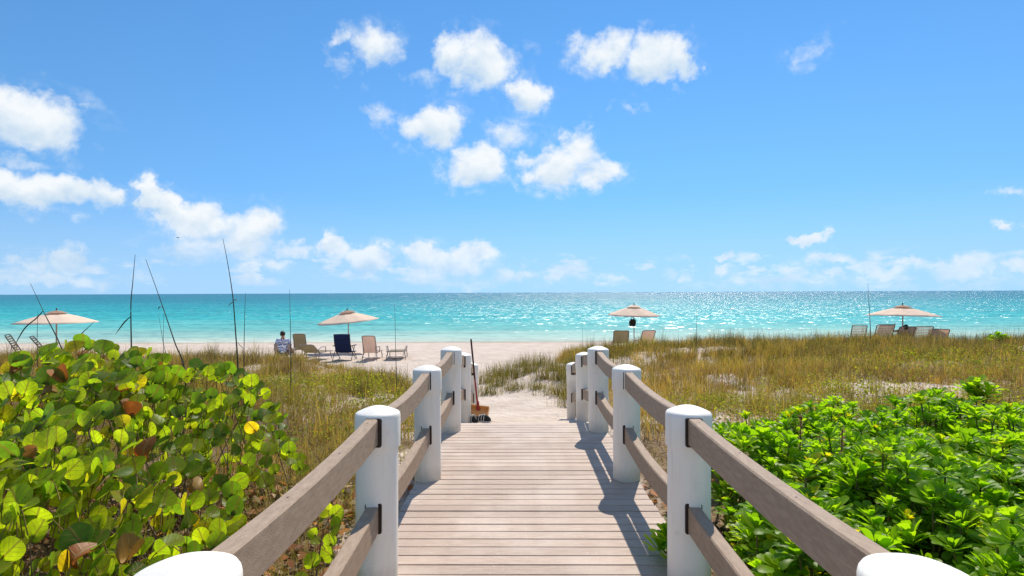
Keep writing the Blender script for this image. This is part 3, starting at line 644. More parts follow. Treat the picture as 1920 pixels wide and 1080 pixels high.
# ---------------------------------------------------------------- tall seed stalks
M['stalk'] = speckled('dark_stalk', (0.035, 0.04, 0.028), (0.09, 0.085, 0.05), 30, 0.6)
M['dry_stalk'] = speckled('dry_stalk', (0.16, 0.075, 0.03), (0.30, 0.16, 0.07), 60, 0.8)
def curve_pts(pts, n=10):
    out = []; P_ = [Vector(p) for p in pts]
    for i in range(len(P_) - 1):
        a = P_[max(i - 1, 0)]; b = P_[i]; c = P_[i + 1]; d = P_[min(i + 2, len(P_) - 1)]
        for k in range(n):
            t = k / n
            out.append(0.5 * ((2 * b) + (c - a) * t + (2 * a - 5 * b + 4 * c - d) * t * t + (3 * b - a - 3 * c + d) * t ** 3))
    out.append(P_[-1]); return out
def stalk(label, base, pts, r, leaves=(), lift=0.0, mat='stalk', cat='stalk', group='tall stalks rising from the dune'):
    """base (x, y); pts: offsets above the ground along the stem"""
    z0 = float(ground(np.array([base[0]]), np.array([base[1]]))[0])
    pts = [pts[0]] + [(p_[0], p_[1], p_[2] + lift) for p_ in pts]; leaves = [[(p_[0], p_[1], p_[2] + lift) for p_ in lp] for lp in leaves]
    if lift == 0: pts = pts[1:]
    e = empty('grass_stalk', (base[0], base[1], z0 - 0.02)); tag(e, label, cat, group)
    c = curve_pts(pts, 8); b = MB(); b.tube(c, r, 6, [1 - 0.8 * i / (len(c) - 1) for i in range(len(c))]); b.build('stem', M[mat], e, 60)
    for lp in leaves:
        c = curve_pts(lp, 6); b = MB(); L_ = len(c) - 1
        b.sweep(c, [(-r * 1.5, 0), (0, -r * 0.3), (r * 1.5, 0), (0, r * 0.3)], scales=[math.sin(math.pi * (0.12 + 0.86 * i / L_)) for i in range(L_ + 1)]); b.build('leaf', M[mat], e)
    return e
stalk('dark stalk kinked at mid-height, crossing in front of the leftmost parasol', (-6.0, 7.4), [(0, 0, 0), (-0.10, 0, .40), (-0.29, 0, .78), (-0.33, 0, .86), (-0.5, 0, 1.22)], 0.011,
      [[(-0.33, 0, .86), (-0.42, 0, .76), (-0.58, 0, .62), (-0.74, 0, .34)], [(-0.07, 0, .30), (0.12, 0, .50), (0.36, 0, .72)]], lift=0.90)
stalk('thin upright stalk beside the pole of the leftmost parasol', (-6.4, 7.4), [(0, 0, 0), (-.01, 0, .4), (.0, 0, .85)], 0.008, lift=0.90)
stalk('tall straight dark stalk with one drooping leaf, left of the slanting stalk', (-5.15, 7.4), [(0, 0, 0), (-.01, 0, .4), (-.015, 0, .9), (.01, 0, 1.2), (.04, 0, 1.55)], 0.0125, [[(-.012, 0, .74), (-.10, 0, .66), (-.22, 0, .50)]], lift=0.90)
stalk('long dark stalk slanting to the left with a small curl', (-4.45, 7.4), [(0, 0, 0), (-.14, 0, .42), (-.31, 0, .92), (-.52, 0, 1.50)], 0.012, [[(-.29, 0, .86), (-.33, 0, .875), (-.355, 0, .84)]], lift=0.90)
stalk('tallest dark stalk, leaning slightly left over the sea, with short side leaves', (-3.75, 7.4), [(0, 0, 0), (-.03, 0, .5), (-.07, 0, 1.0), (-.14, 0, 1.45), (-.20, 0, 1.75)], 0.0115, [[(-.06, 0, .92), (-.09, 0, .90), (-.13, 0, .86)], [(-.06, 0, .93), (-.03, 0, .95), (-.02, 0, .93)]], lift=0.90)
stalk('shorter thin stalk close beside the tallest dark stalk', (-3.72, 7.5), [(0, 0, 0), (.005, 0, .5), (.02, 0, 1.05)], 0.0085, [[(.0, 0, .30), (-.06, 0, .36), (-.09, 0, .40)]], lift=0.90)
stalk('thin short stalk left of the slanting stalk', (-5.05, 7.9), [(0, 0, 0), (0, 0, .35), (.005, 0, .72)], 0.006, lift=0.90)
stalk('thin short stalk leaning left beneath the slanting stalk', (-5.0, 7.9), [(0, 0, 0), (-.06, 0, .35), (-.12, 0, .72)], 0.006, lift=0.90)
stalk('thin stalk standing above the seated person with dark hair', (-3.9, 9.5), [(0, 0, 0), (0, 0, .9), (-.02, 0, 1.92)], 0.010)
stalk('thin stalk at the edge of the grass, right of the beige lounger', (-2.28, 10.3), [(0, 0, 0), (-.02, 0, .7), (-.04, 0, 1.72)], 0.0095, [[(.02, 0, .02), (.10, 0, .35), (.17, 0, .62)]])
stalk('short broken stalk right of the beige lounger', (-2.10, 10.3), [(0, 0, 0), (0, 0, .3), (.01, 0, .70)], 0.0085)
stalk('thin stalk on the crest, left of the rightmost group of loungers', (9.95, 16.2), [(0, 0, 0), (-.03, 0, .9), (-.08, 0, 1.85)], 0.013)
stalk('thin stalk on the crest, right of the parasol with the black bag', (4.95, 16.0), [(0, 0, 0), (0, 0, .6), (0, 0, 1.25)], 0.010)
stalk('faint thin stalk on the crest, left of the parasol with the black bag', (1.75, 16.0), [(0, 0, 0), (0, 0, .5), (-.02, 0, 1.0)], 0.008)
for i, (bx, by, hh, lab) in enumerate(((2.25, 4.75, 0.86, 'rusty brown dry spike nearest the railing, among green rosettes'), (2.42, 4.45, 0.82, 'rusty brown dry spike farther from the railing, among green rosettes'))):
    z0 = float(ground(np.array([bx]), np.array([by]))[0]); e = empty('dried_spike', (bx, by, z0)); tag(e, lab, 'dry stalk', 'dry spikes among the rosettes')
    b = MB(); b.tube([(0, 0, 0), (0.01, 0, hh * .5), (0.03, 0, hh)], 0.0045, 6); b.build('stem', M['dry_stalk'], e)
    b = MB()
    for k in range(130):
        z = hh * random.uniform(0.35, 1.0); a = random.uniform(0, 6.28); d = Vector((math.cos(a), math.sin(a), 0.6)) * 0.03
        c = Vector((0.03 * z / hh, 0, z)); s_ = Vector((-math.sin(a), math.cos(a), 0)) * 0.007
        b.add([c, c + d * .5 + s_, c + d, c + d * .5 - s_], [(0, 1, 2, 3)])
    b.build('seed_husk', M['dry_stalk'], e)

# ---------------------------------------------------------------- round-leaved shrubs (left)
SG = [(0.0, (0.055, 0.125, 0.016)), (0.22, (0.085, 0.175, 0.016)), (0.36, (0.16, 0.255, 0.014)), (0.55, (0.23, 0.32, 0.014)), (0.80, (0.14, 0.23, 0.016)), (0.94, (0.27, 0.32, 0.016)), (1.0, (0.42, 0.32, 0.02))]
M['round_leaf'] = leafy('round_leaf', SG, (3.7, 3.3, 0.9), 0.60, 0.42, veins=True, spec=0.28)
M['dead_leaf'] = leafy('dead_round_leaf', [(0.0, (0.30, 0.075, 0.02)), (0.4, (0.42, 0.15, 0.03)), (0.7, (0.22, 0.09, 0.04)), (1.0, (0.45, 0.25, 0.05))], (1.3, 1.0, 0.8), 0.35, 0.5, veins=True)
M['twig'] = speckled('twig_bark', (0.12, 0.075, 0.045), (0.26, 0.18, 0.12), 25, 0.8)
M['petiole'] = speckled('petiole', (0.22, 0.10, 0.03), (0.24, 0.19, 0.05), 25, 0.6)
def round_leaf(seed, cup, fold, curl):
    """kidney-shaped blade, unit width ~1, stem at the origin, growing along +y; returns verts, quads/tris as tris, uv"""
    r = random.Random(seed); V = [(0, 0, 0)]; UV = [(0, 0)]; nr, na = 3, 18
    for i in range(1, nr + 1):
        for k in range(na):
            a = 2 * math.pi * k / na - math.pi / 2            # -90 deg = towards the stem
            rad = 0.5 * (1 + 0.05 * math.sin(3 * a + seed) + r.uniform(-.02, .02))
            dn_ = abs(((a + math.pi / 2 + math.pi) % (2 * math.pi)) - math.pi)
            notch = 0.30 * math.exp(-(dn_ / 0.28) ** 2)
            x = math.cos(a) * rad * 1.06 * i / nr; y_ = (math.sin(a) * rad + 0.46) * i / nr
            y_ += notch * i / nr * 0.9
            rr_ = math.hypot(x, y_ - 0.3)
            z = cup * rr_ * rr_ + fold * abs(x) + curl * math.sin(2 * a + seed) * (i / nr) ** 2 * 0.08 + r.uniform(-.006, .006)
            V.append((x, y_, z)); UV.append((x, y_))
    F = [(0, 1 + k, 1 + (k + 1) % na) for k in range(na)]
    for i in range(nr - 1):
        for k in range(na):
            a = 1 + i * na + k; b = 1 + i * na + (k + 1) % na
            F += [(a, a + na, b + na), (a, b + na, b)]
    return np.array(V), np.array(F), np.array(UV)
LV = [round_leaf(s, c, fo, cu) for s, c, fo, cu in ((1, .18, .10, .6), (2, -.15, .16, 1), (3, .30, .05, .8), (4, .05, .22, 1.3), (5, -.28, .02, 1))]
leaf_me = [raw_mesh('leaf', a, b, M['round_leaf'], {'vary': np.zeros(len(a))}, c, True) for a, b, c in LV]
dead_me = [raw_mesh('leaf', a * np.array([0.8, 1, 1.6]), b, M['dead_leaf'], {'vary': np.zeros(len(a))}, c, True) for a, b, c in (round_leaf(8, .6, .3, 2), round_leaf(9, -.7, .2, 3))]
def leaf_rot(r):
    """most blades stand up and lean back to the light, some lie flat or face away"""
    q = r.random()
    tilt = r.gauss(69, 14) if q < 0.46 else (r.gauss(36, 16) if q < 0.90 else r.uniform(85, 125))
    yaw = r.gauss(0, 42)
    return Matrix.Rotation(R(yaw), 3, 'Z') @ Matrix.Rotation(R(tilt), 3, 'X') @ Matrix.Rotation(R(r.gauss(0, 28)), 3, 'Z')
def round_shrub(label, base, spots, seed, n_obj, size=(0.11, 0.17)):
    """spots: list of (x, y, z, depth) leaf seats; the outermost n_obj become leaves of their own"""
    r = random.Random(seed); e = empty('sea_grape_shrub', base); tag(e, label, 'shrub', 'round-leaved shrubs left of the boardwalk')
    bv = Vector(base); spots = sorted(spots, key=lambda s: s[3]); SV = []; SF = []; SUV = []; SVA = []; off = 0
    pet = MB(); tips = []
    for i, (x, y_, z, dep) in enumerate(spots):
        s = r.uniform(*size) * (1.0 if r.random() < .8 else 0.72); rot = leaf_rot(r); loc = Vector((x, y_, z)) - bv
        dead = r.random() < (0.02 + 0.10 * min(dep / 0.35, 1))
        if i < n_obj:
            o = link_mesh('leaf', r.choice(dead_me) if dead else r.choice(leaf_me), e)
            o.matrix_local = Matrix.Translation(loc) @ rot.to_4x4() @ Matrix.Diagonal((s, s, s, 1))
        else:
            a, b, c = r.choice(LV); w_ = (np.array(rot) @ (a * s).T).T + np.array(loc)
            SV.append(w_); SF.append(b + off); SUV.append(c); SVA.append(np.full(len(a), r.random())); off += len(a)
        d = rot @ Vector((0, -1, 0)); st = loc + d * 0.02; en = loc + d * r.uniform(0.05, 0.10) + Vector((0, 0, -r.uniform(0.02, 0.07)))
        pet.tube([loc + rot @ Vector((0, 0.03 * s, 0)), st, en], 0.0028, 4, caps=False)
        if i % 11 == 0: tips.append(en)
    if SV:
        o = link_mesh('leaf_mass', raw_mesh('leaf_mass', np.concatenate(SV), np.concatenate(SF), M['round_leaf'], {'vary': np.concatenate(SVA)}, np.concatenate(SUV), True), e); o['kind'] = 'stuff'
    pet.build('petiole', M['petiole'], e)['kind'] = 'stuff'
    br = MB()
    ex = 0.25 if len(spots) < 60 else 1.0
    roots = [Vector((r.uniform(-.9, .6) * ex, r.uniform(-.7, .7) * ex, 0)) for _ in range(max(3, len(tips) // 9))]
    for t in tips:
        q = min(roots, key=lambda w_: (w_ - t).length + r.uniform(0, .5))
        m1 = q.lerp(t, 0.55) + Vector((r.uniform(-.15, .15), r.uniform(-.15, .15), -0.42 * t.z + r.uniform(0, .10)))
        c = curve_pts([q, m1, t], 5); br.tube(c, r.uniform(.005, .010), 5, [1.1 - 0.75 * i / (len(c) - 1) for i in range(len(c))])
    br.build('branch', M['twig'], e, 60)['kind'] = 'stuff'
    return e
def spots_from(n, x0, x1, y0, y1, hf, seed, dmax=0.40):
    r = random.Random(seed); S = []
    while len(S) < n:
        x = r.uniform(x0, x1); y_ = r.uniform(y0, y1); h = hf(x, y_)
        if h < -0.1 or abs(x) > 1.02 * y_ + 1.0: continue
        g = float(ground(np.array([x]), np.array([y_]))[0])
        d = min(r.expovariate(8.0), dmax) if r.random() < 0.74 else r.uniform(0, max(0.05, h - g - 0.05)) * 0.8
        S.append((x, y_, max(h - d, g + 0.05), d))
    return S
def bush_h(x, y_):
    edge = float(np.interp(y_, [1.2, 2.5, 3.2, 4.0, 4.8, 5.6], [-1.24, -1.40, -1.70, -2.12, -2.38, -2.6]))
    t = float(sst(np.array(edge - x), -0.10, 0.95))
    lump = float(fbm(np.array(x * 1.5), np.array(y_ * 1.5), 61)) - 0.5
    top = 0.60 + 0.145 * (y_ - 1.8) - 0.12 * float(sst(np.array(-x), 3.6, 4.4)) * float(sst(np.array(y_), 3.2, 4.4))
    back = 1 - float(sst(np.array(y_ + 0.5 * lump), 5.0, 5.7))
    return ((0.02 + (top - 0.02) * t) + 0.55 * lump) * back if x < edge + 0.05 else -1
round_shrub('big round-leaved green shrub filling the lower left corner, with orange dead leaves', (-2.3, 2.2, -0.28), spots_from(980, -4.0, -1.20, 1.15, 3.05, bush_h, 1), 1, 300, (0.080, 0.138))
round_shrub('tall round-leaved green shrub at the left edge, below the leftmost parasol', (-4.0, 4.2, -0.28), spots_from(900, -5.9, -2.95, 3.0, 5.5, bush_h, 2), 2, 300, (0.092, 0.15))
def hump_h(x, y_):
    d = math.hypot((x + 2.72) / 0.66, (y_ - 4.85) / 0.80); lump = float(fbm(np.array(x * 2), np.array(y_ * 2), 63)) - 0.5
    return (0.98 - 0.72 * d * d) + 0.4 * lump if d < 1.1 else -1
round_shrub('round-leaved green shrub between the golden grass and the tall left shrub', (-2.4, 4.7, -0.28), spots_from(480, -3.3, -1.65, 3.0, 5.7, lambda x, y_: max(hump_h(x, y_), bush_h(x, y_)), 3), 3, 300, (0.088, 0.142))
sp = [(-1.13 + random.uniform(-.13, .13), 3.12 + random.uniform(-.15, .15), random.uniform(0.02, 0.48), 0.0) for _ in range(16)]
round_shrub('small leafy sprig growing by the second left post', (-1.14, 3.15, -0.28), sp, 4, 300, (0.07, 0.105))
sp = [(-1.22 + random.uniform(-.14, .14), 2.55 + random.uniform(-.2, .2), random.uniform(-0.12, 0.30), 0.0) for _ in range(22)]
round_shrub('low leafy sprig under the nearest left rail', (-1.22, 2.55, -0.28), sp, 5, 300, (0.07, 0.10))

M['litter'] = leafy('fallen_leaf', None, (1, 0.9, 0.8), 0.2, 0.6, attr='tone', spec=0.2)
X, Y = scatter(3600, -5.0, -1.05, 1.2, 5.6, lambda x, y_: sst(-x, 1.0, 1.5) * in_view(x, y_ + 0.6)); X2, Y2 = scatter(900, 1.02, 4.0, 1.4, 5.6, lambda x, y_: in_view(x, y_ + 0.6) + 0 * x)
PL = []
for tn_, k0, k1 in ((np.array([0.32, 0.12, 0.04]), 0, .3), (np.array([0.16, 0.08, 0.04]), .3, .65), (np.array([0.40, 0.28, 0.15]), .65, .85), (np.array([0.50, 0.20, 0.03]), .85, 1.0)):
    XX = np.concatenate([X[int(len(X) * k0):int(len(X) * k1)], X2[int(len(X2) * k0):int(len(X2) * k1)]]); YY = np.concatenate([Y[int(len(Y) * k0):int(len(Y) * k1)], Y2[int(len(Y2) * k0):int(len(Y2) * k1)]])
    PL.append(leaflets(XX, YY, 1, 0.01, 0.10, 0.02, 0.11, tn_))
stuff('leaf_litter', PL, M['litter'], 'brown and orange fallen leaves littering the ground under the shrubs', 'leaf litter')

# ---------------------------------------------------------------- rosette shrubs (right)
SC = [(0.0, (0.10, 0.21, 0.010)), (0.3, (0.15, 0.29, 0.010)), (0.6, (0.19, 0.33, 0.011)), (0.9, (0.21, 0.33, 0.013)), (0.97, (0.28, 0.34, 0.014)), (1.0, (0.45, 0.34, 0.03))]
M['rosette'] = leafy('rosette_leaf', SC, (2.75, 2.6, 0.8), 0.55, 0.42, spec=0.28)
def rosette_mesh(seed, nleaf, low):
    """whorl of paddle-shaped leaves: the inner ones upright, the outer ones spreading"""
    r = random.Random(seed); V = []; F = []; A = []
    PR = ((0, .15), (.22, .30), (.45, .62), (.65, .90), (.80, 1.0), (.92, .86), (1.0, .42))
    for i in range(nleaf):
        t = i / (nleaf - 1); az = i * 2.39996 + r.uniform(-.25, .25)
        el = R(84 + (low - 84) * t ** 0.85 + r.uniform(-9, 9)); L = (0.055 + 0.070 * min(1, t * 2.0)) * r.uniform(0.85, 1.12); W = L * r.uniform(0.36, 0.44)
        p = Vector((0, 0, -0.04 * t)); b = len(V); d3 = Vector((math.cos(az), math.sin(az), 0)); sd = Vector((-math.sin(az), math.cos(az), 0)); ls = 0
        bend = r.uniform(-2, 9)
        for k, (s, wk) in enumerate(PR):
            p = p + (d3 * math.cos(el) + Vector((0, 0, math.sin(el)))) * (L * (s - ls)); ls = s
            w = W * wk * 0.5; up = Vector((-math.cos(az) * math.sin(el), -math.sin(az) * math.sin(el), math.cos(el)))
            V += [p - sd * w + up * w * 0.30, p, p + sd * w + up * w * 0.30]; A += [t * 0.20] * 3
            el -= R(bend)
        for k in range(len(PR) - 1):
            q = b + 3 * k
            for j in (0, 1): F += [(q + j, q + j + 1, q + j + 4), (q + j, q + j + 4, q + j + 3)]
    return raw_mesh('leaf_rosette', np.array(V), np.array(F), M['rosette'], {'vary': np.array(A)}, smooth=True)
ROS = [rosette_mesh(s, n_, op) for s, n_, op in ((1, 28, 20), (2, 24, 30), (3, 30, 12), (4, 22, 36), (5, 27, 8))]
M['green_stem'] = speckled('green_stem', (0.10, 0.10, 0.03), (0.20, 0.15, 0.06), 30, 0.7)
def rosette_shrub(label, base, seats, seed, name='naupaka_shrub', root_at=None, scale=(0.72, 1.16), group='bright green rosette shrubs right of the boardwalk'):
    r = random.Random(seed); e = empty(name, base); tag(e, label, 'shrub', group); bv = Vector(base); st = MB()
    for (x, y_, z) in seats:
        loc = Vector((x, y_, z)) - bv; s = r.uniform(*scale)
        o = link_mesh('leaf_rosette', r.choice(ROS), e)
        o.rotation_euler = (r.gauss(0.02, 0.20), r.gauss(0, 0.20), r.uniform(0, 6.28)); o.scale = (s, s, s * r.uniform(.9, 1.15)); o.location = loc
        g = float(ground(np.array([x]), np.array([y_]))[0]) - bv.z
        root = Vector((loc.x * 0.93 + r.uniform(-.12, .12), loc.y * 0.95 + r.uniform(-.12, .12), g))
        if root_at: root = Vector(root_at) + Vector((r.uniform(-.04, .04), r.uniform(-.06, .06), 0))
        mid = root.lerp(loc, 0.5) + Vector((r.uniform(-.06, .06), r.uniform(-.06, .06), 0))
        st.tube([root, mid, loc + Vector((0, 0, 0.0))], 0.0075, 5, [1.25, 1, 0.8], caps=False)
    st.build('stem', M['green_stem'], e, 60)['kind'] = 'stuff'; return e
def hedge_h(x, y_):
    lump = float(fbm(np.array(x * 2.0 + 3), np.array(y_ * 2.0), 71)) - 0.5
    back = 6.55 + 0.10 * (x - 3) + 1.0 * (float(fbm(np.array(x * 0.8), np.array(0.5), 73)) - 0.5) if x > 1.9 else 2.2 + (x - 0.98) * 4.2
    inn = 1.03 + 0.12 * max(0, y_ - 3.2)
    if x < inn or y_ > back: return None
    return 0.27 + 0.78 * lump - 0.30 * float(1 - sst(np.array(x - inn), 0.0, 0.55)) - 0.12 * float(sst(np.array(y_), back - 0.7, back))
def hedge_seats(n, x0, x1, y0, y1, seed, dmin=0.105):
    r = random.Random(seed); S = []; k = 0
    while len(S) < n and k < 5000:
        k += 1; x = r.uniform(x0, x1); y_ = r.uniform(y0, y1); h = hedge_h(x, y_)
        if h is None or abs(x) > 1.0 * y_ + 0.7: continue
        z = h - (0 if r.random() < .72 else r.uniform(0.08, 0.30)) + r.uniform(-.05, .06) + (r.uniform(0.06, 0.15) if r.random() < 0.07 else 0)
        if any((x - a) ** 2 + (y_ - b) ** 2 + (z - c) ** 2 < dmin ** 2 for a, b, c in S): continue
        S.append((x, y_, z))
    return S
rosette_shrub('bright green rosette shrub pressed against the nearest right rail', (1.7, 2.6, -0.28), hedge_seats(270, 1.0, 2.45, 1.2, 3.5, 1, 0.115), 1)
rosette_shrub('bright green rosette shrub filling the lower right corner', (3.0, 2.7, -0.28), hedge_seats(270, 2.45, 4.3, 1.6, 3.5, 12, 0.115), 8)
rosette_shrub('bright green rosette shrub behind the railing, between the two nearest right posts', (2.2, 4.2, -0.28), hedge_seats(270, 1.0, 3.1, 3.5, 4.9, 2, 0.115), 2)
rosette_shrub('bright green rosette shrub at the right edge, halfway up the right bank', (4.4, 4.3, -0.28), hedge_seats(300, 3.1, 6.0, 3.5, 4.9, 13, 0.12), 9)
rosette_shrub('bright green rosette shrub at the far edge of the right bank, touching the golden grass', (4.2, 5.8, -0.28), hedge_seats(300, 1.6, 4.6, 4.9, 7.0, 3, 0.125), 3)
rosette_shrub('bright green rosette shrub at the right edge, farthest up the right bank', (5.8, 6.0, -0.28), hedge_seats(290, 4.6, 7.8, 4.9, 7.4, 14, 0.13), 10)
rosette_shrub('taller dark green rosette plant sticking up from the right bank', (5.55, 7.0, -0.25), [(5.55, 7.0, 0.50), (5.48, 7.06, 0.43), (5.63, 6.95, 0.42), (5.55, 7.05, 0.36), (5.60, 7.0, 0.33)], 4, scale=(1.2, 1.55))
rosette_shrub('dark green rosette plant just left of the taller one', (5.27, 7.05, -0.25), [(5.24, 7.05, 0.30), (5.30, 7.0, 0.23), (5.19, 7.1, 0.21)], 5, scale=(0.9, 1.1))
rosette_shrub('rosette sprig pushing onto the deck planks beside the right post', (1.0, 3.55, -0.28), [(0.82, 3.44, 0.17), (0.88, 3.38, 0.08), (0.80, 3.52, 0.07), (0.95, 3.58, 0.12), (0.90, 3.50, 0.20)], 6, root_at=(0.08, 0.0, 0.0), scale=(0.8, 1.0))
rosette_shrub('small yellow-green bush on the crest, right of the rightmost lounger', (14.7, 17.6, -0.2), [(x_, y_, z_ + 0.16) for x_, y_, z_ in ((14.7, 17.6, 0.12), (14.52, 17.6, 0.02), (14.88, 17.6, 0.03), (14.6, 17.55, -0.04), (14.8, 17.62, -0.02), (14.98, 17.6, -0.06), (14.42, 17.6, -0.08))], 7, 'beach_bush', None, (1.3, 1.7), 'small bushes on the crest')

# ---------------------------------------------------------------- beach furniture
def gz(x, y_): return float(ground(np.array([x]), np.array([y_]))[0])
def fabric(name, c, t, tm=0.4):
    m, nt, p, o = new_mat(name)
    g = nn(nt, 'ShaderNodeTexCoord'); f_ = mapr(nt, noise(nt, g.outputs['Object'], 4.0, 4.0), 0.3, 0.7)
    cc = mixc(nt, f_, tuple(x * 0.9 for x in c), c); lk(nt, cc, p.inputs['Base Color']); p.inputs['Roughness'].default_value = 0.85; p.inputs['Specular IOR Level'].default_value = 0.1
    tr = nn(nt, 'ShaderNodeBsdfTranslucent'); lk(nt, mixc(nt, 1.0, cc, t, 'MULTIPLY'), tr.inputs[0]); mx = nn(nt, 'ShaderNodeMixShader'); mx.inputs[0].default_value = tm
    lk(nt, p.outputs[0], mx.inputs[1]); lk(nt, tr.outputs[0], mx.inputs[2]); lk(nt, mx.outputs[0], o.inputs[0]); return m
M['canopy'] = fabric('peach_canvas', (0.92, 0.74, 0.58), (1.0, 0.93, 0.86), 0.25)
M['canopy_dk'] = fabric('vent_canvas', (0.55, 0.38, 0.28), (0.9, 0.8, 0.7), 0.35)
M['pole'] = speckled('parasol_pole', (0.33, 0.27, 0.22), (0.45, 0.38, 0.32), 10, 0.5)
M['finial'] = speckled('finial', (0.04, 0.03, 0.03), (0.08, 0.06, 0.05), 10, 0.5)
M['frame_dark'] = speckled('bronze_tube', (0.075, 0.065, 0.06), (0.13, 0.11, 0.10), 20, 0.45)
M['frame_light'] = speckled('weathered_tube', (0.24, 0.20, 0.17), (0.36, 0.30, 0.26), 20, 0.5)
M['strap'] = fabric('vinyl_strap', (0.68, 0.61, 0.54), (1, 0.95, 0.9), 0.5)
M['sling'] = fabric('pale_sling', (0.74, 0.63, 0.56), (1, 0.92, 0.87), 0.55)
M['olive_sling'] = fabric('olive_sling', (0.44, 0.38, 0.27), (1, 1, 0.9), 0.5)
M['navy'] = speckled('navy_cloth', (0.006, 0.014, 0.055), (0.010, 0.022, 0.085), 12, 0.8, 0.3, 200)
M['black'] = speckled('black_cloth', (0.008, 0.008, 0.008), (0.02, 0.02, 0.018), 12, 0.7)
def parasol(label, x, y_, top, rad, drop, tilt=(0, 0), spin=0.2, lower_vent=True):
    z0 = gz(x, y_); H = top - z0; e = empty('parasol', (x, y_, z0)); tag(e, label, 'parasol', 'peach parasols on the beach')
    b = MB(); b.tube([(0, 0, -0.2), (0, 0, H - 0.1)], 0.024, 10); b.build('pole', M['pole'], e, 60)
    Rm = Matrix.Rotation(R(tilt[0]), 4, 'X') @ Matrix.Rotation(R(tilt[1]), 4, 'Y')
    def surf(r0, r1, z1, z0_, sagk, nseg=8, sub=4, rings=6):
        v_ = []; f_ = []; n = nseg * sub
        for i in range(rings + 1):
            t = i / rings; rr = r0 + (r1 - r0) * t
            for k in range(n):
                a = 2 * math.pi * k / n + spin; u = (k % sub) / sub; w_ = math.sin(math.pi * u)
                kk = 1 - 0.05 * w_
                z = z1 + (z0_ - z1) * (t ** 1.22) - sagk * w_ * t * math.sin(math.pi * min(1, 0.25 + t * .7))
                v_.append(Rm @ Vector((math.cos(a) * rr * kk, math.sin(a) * rr * kk, z - H * 0.72)) + Vector((0, 0, H * 0.72)))
        for i in range(rings):
            for k in range(n):
                a = i * n + k; b2 = i * n + (k + 1) % n; f_.append((a, a + n, b2 + n, b2))
        return v_, f_
    c = MB(); c.add(*surf(0.06, rad, H - 0.10, H - drop, 0.035)); 
    o = c.build('canopy', M['canopy'], e, 40); md = o.modifiers.new('cloth', 'SOLIDIFY'); md.thickness = 0.004
    ov = c = MB(); c.add(*surf(0.015, rad * 0.27, H - 0.025, H - 0.115, 0.012, rings=2)); vt = c.build('vent', M['canopy_dk'] if lower_vent else M['canopy'], o, 40)
    f_ = MB(); q = Rm @ Vector((0, 0, H * 0.28)) + Vector((0, 0, H * 0.72)); f_.lathe([(0.012, -0.05), (0.02, 0.0), (0.026, 0.025), (0.014, 0.055), (0.004, 0.06)], 10, q); f_.build('finial', M['finial'], e, 60)
    for k in range(8):
        a = 2 * math.pi * k / 8 + spin; b = MB(); tp = []
        for t in (0.05, 0.4, 0.7, 0.985):
            tp.append(Rm @ Vector((math.cos(a) * rad * t, math.sin(a) * rad * t, (H - 0.10) + (-drop + 0.10) * (t ** 1.22) - 0.012 - H * 0.72)) + Vector((0, 0, H * 0.72)))
        b.tube(tp, 0.008, 5); b.build('rib', M['pole'], e)
    return e
parasol('peach parasol at the far left, above two tilted loungers', -16.5, 20.0, 1.10, 1.29, 0.46, (0, 0), 0.25)
parasol('peach parasol tilted to the left behind the navy chair', -7.28, 24.0, 0.95, 1.30, 0.50, (3, -5.0), 0.1)
parasol('peach parasol with a black bag hanging from its pole', 5.44, 27.0, 1.06, 1.27, 0.52, (2, 0.8), 0.3, False)
parasol('peach parasol at the right, above the seated sunbather', 15.43, 23.0, 1.10, 1.32, 0.47, (-1.5, 1.6), 0.05)

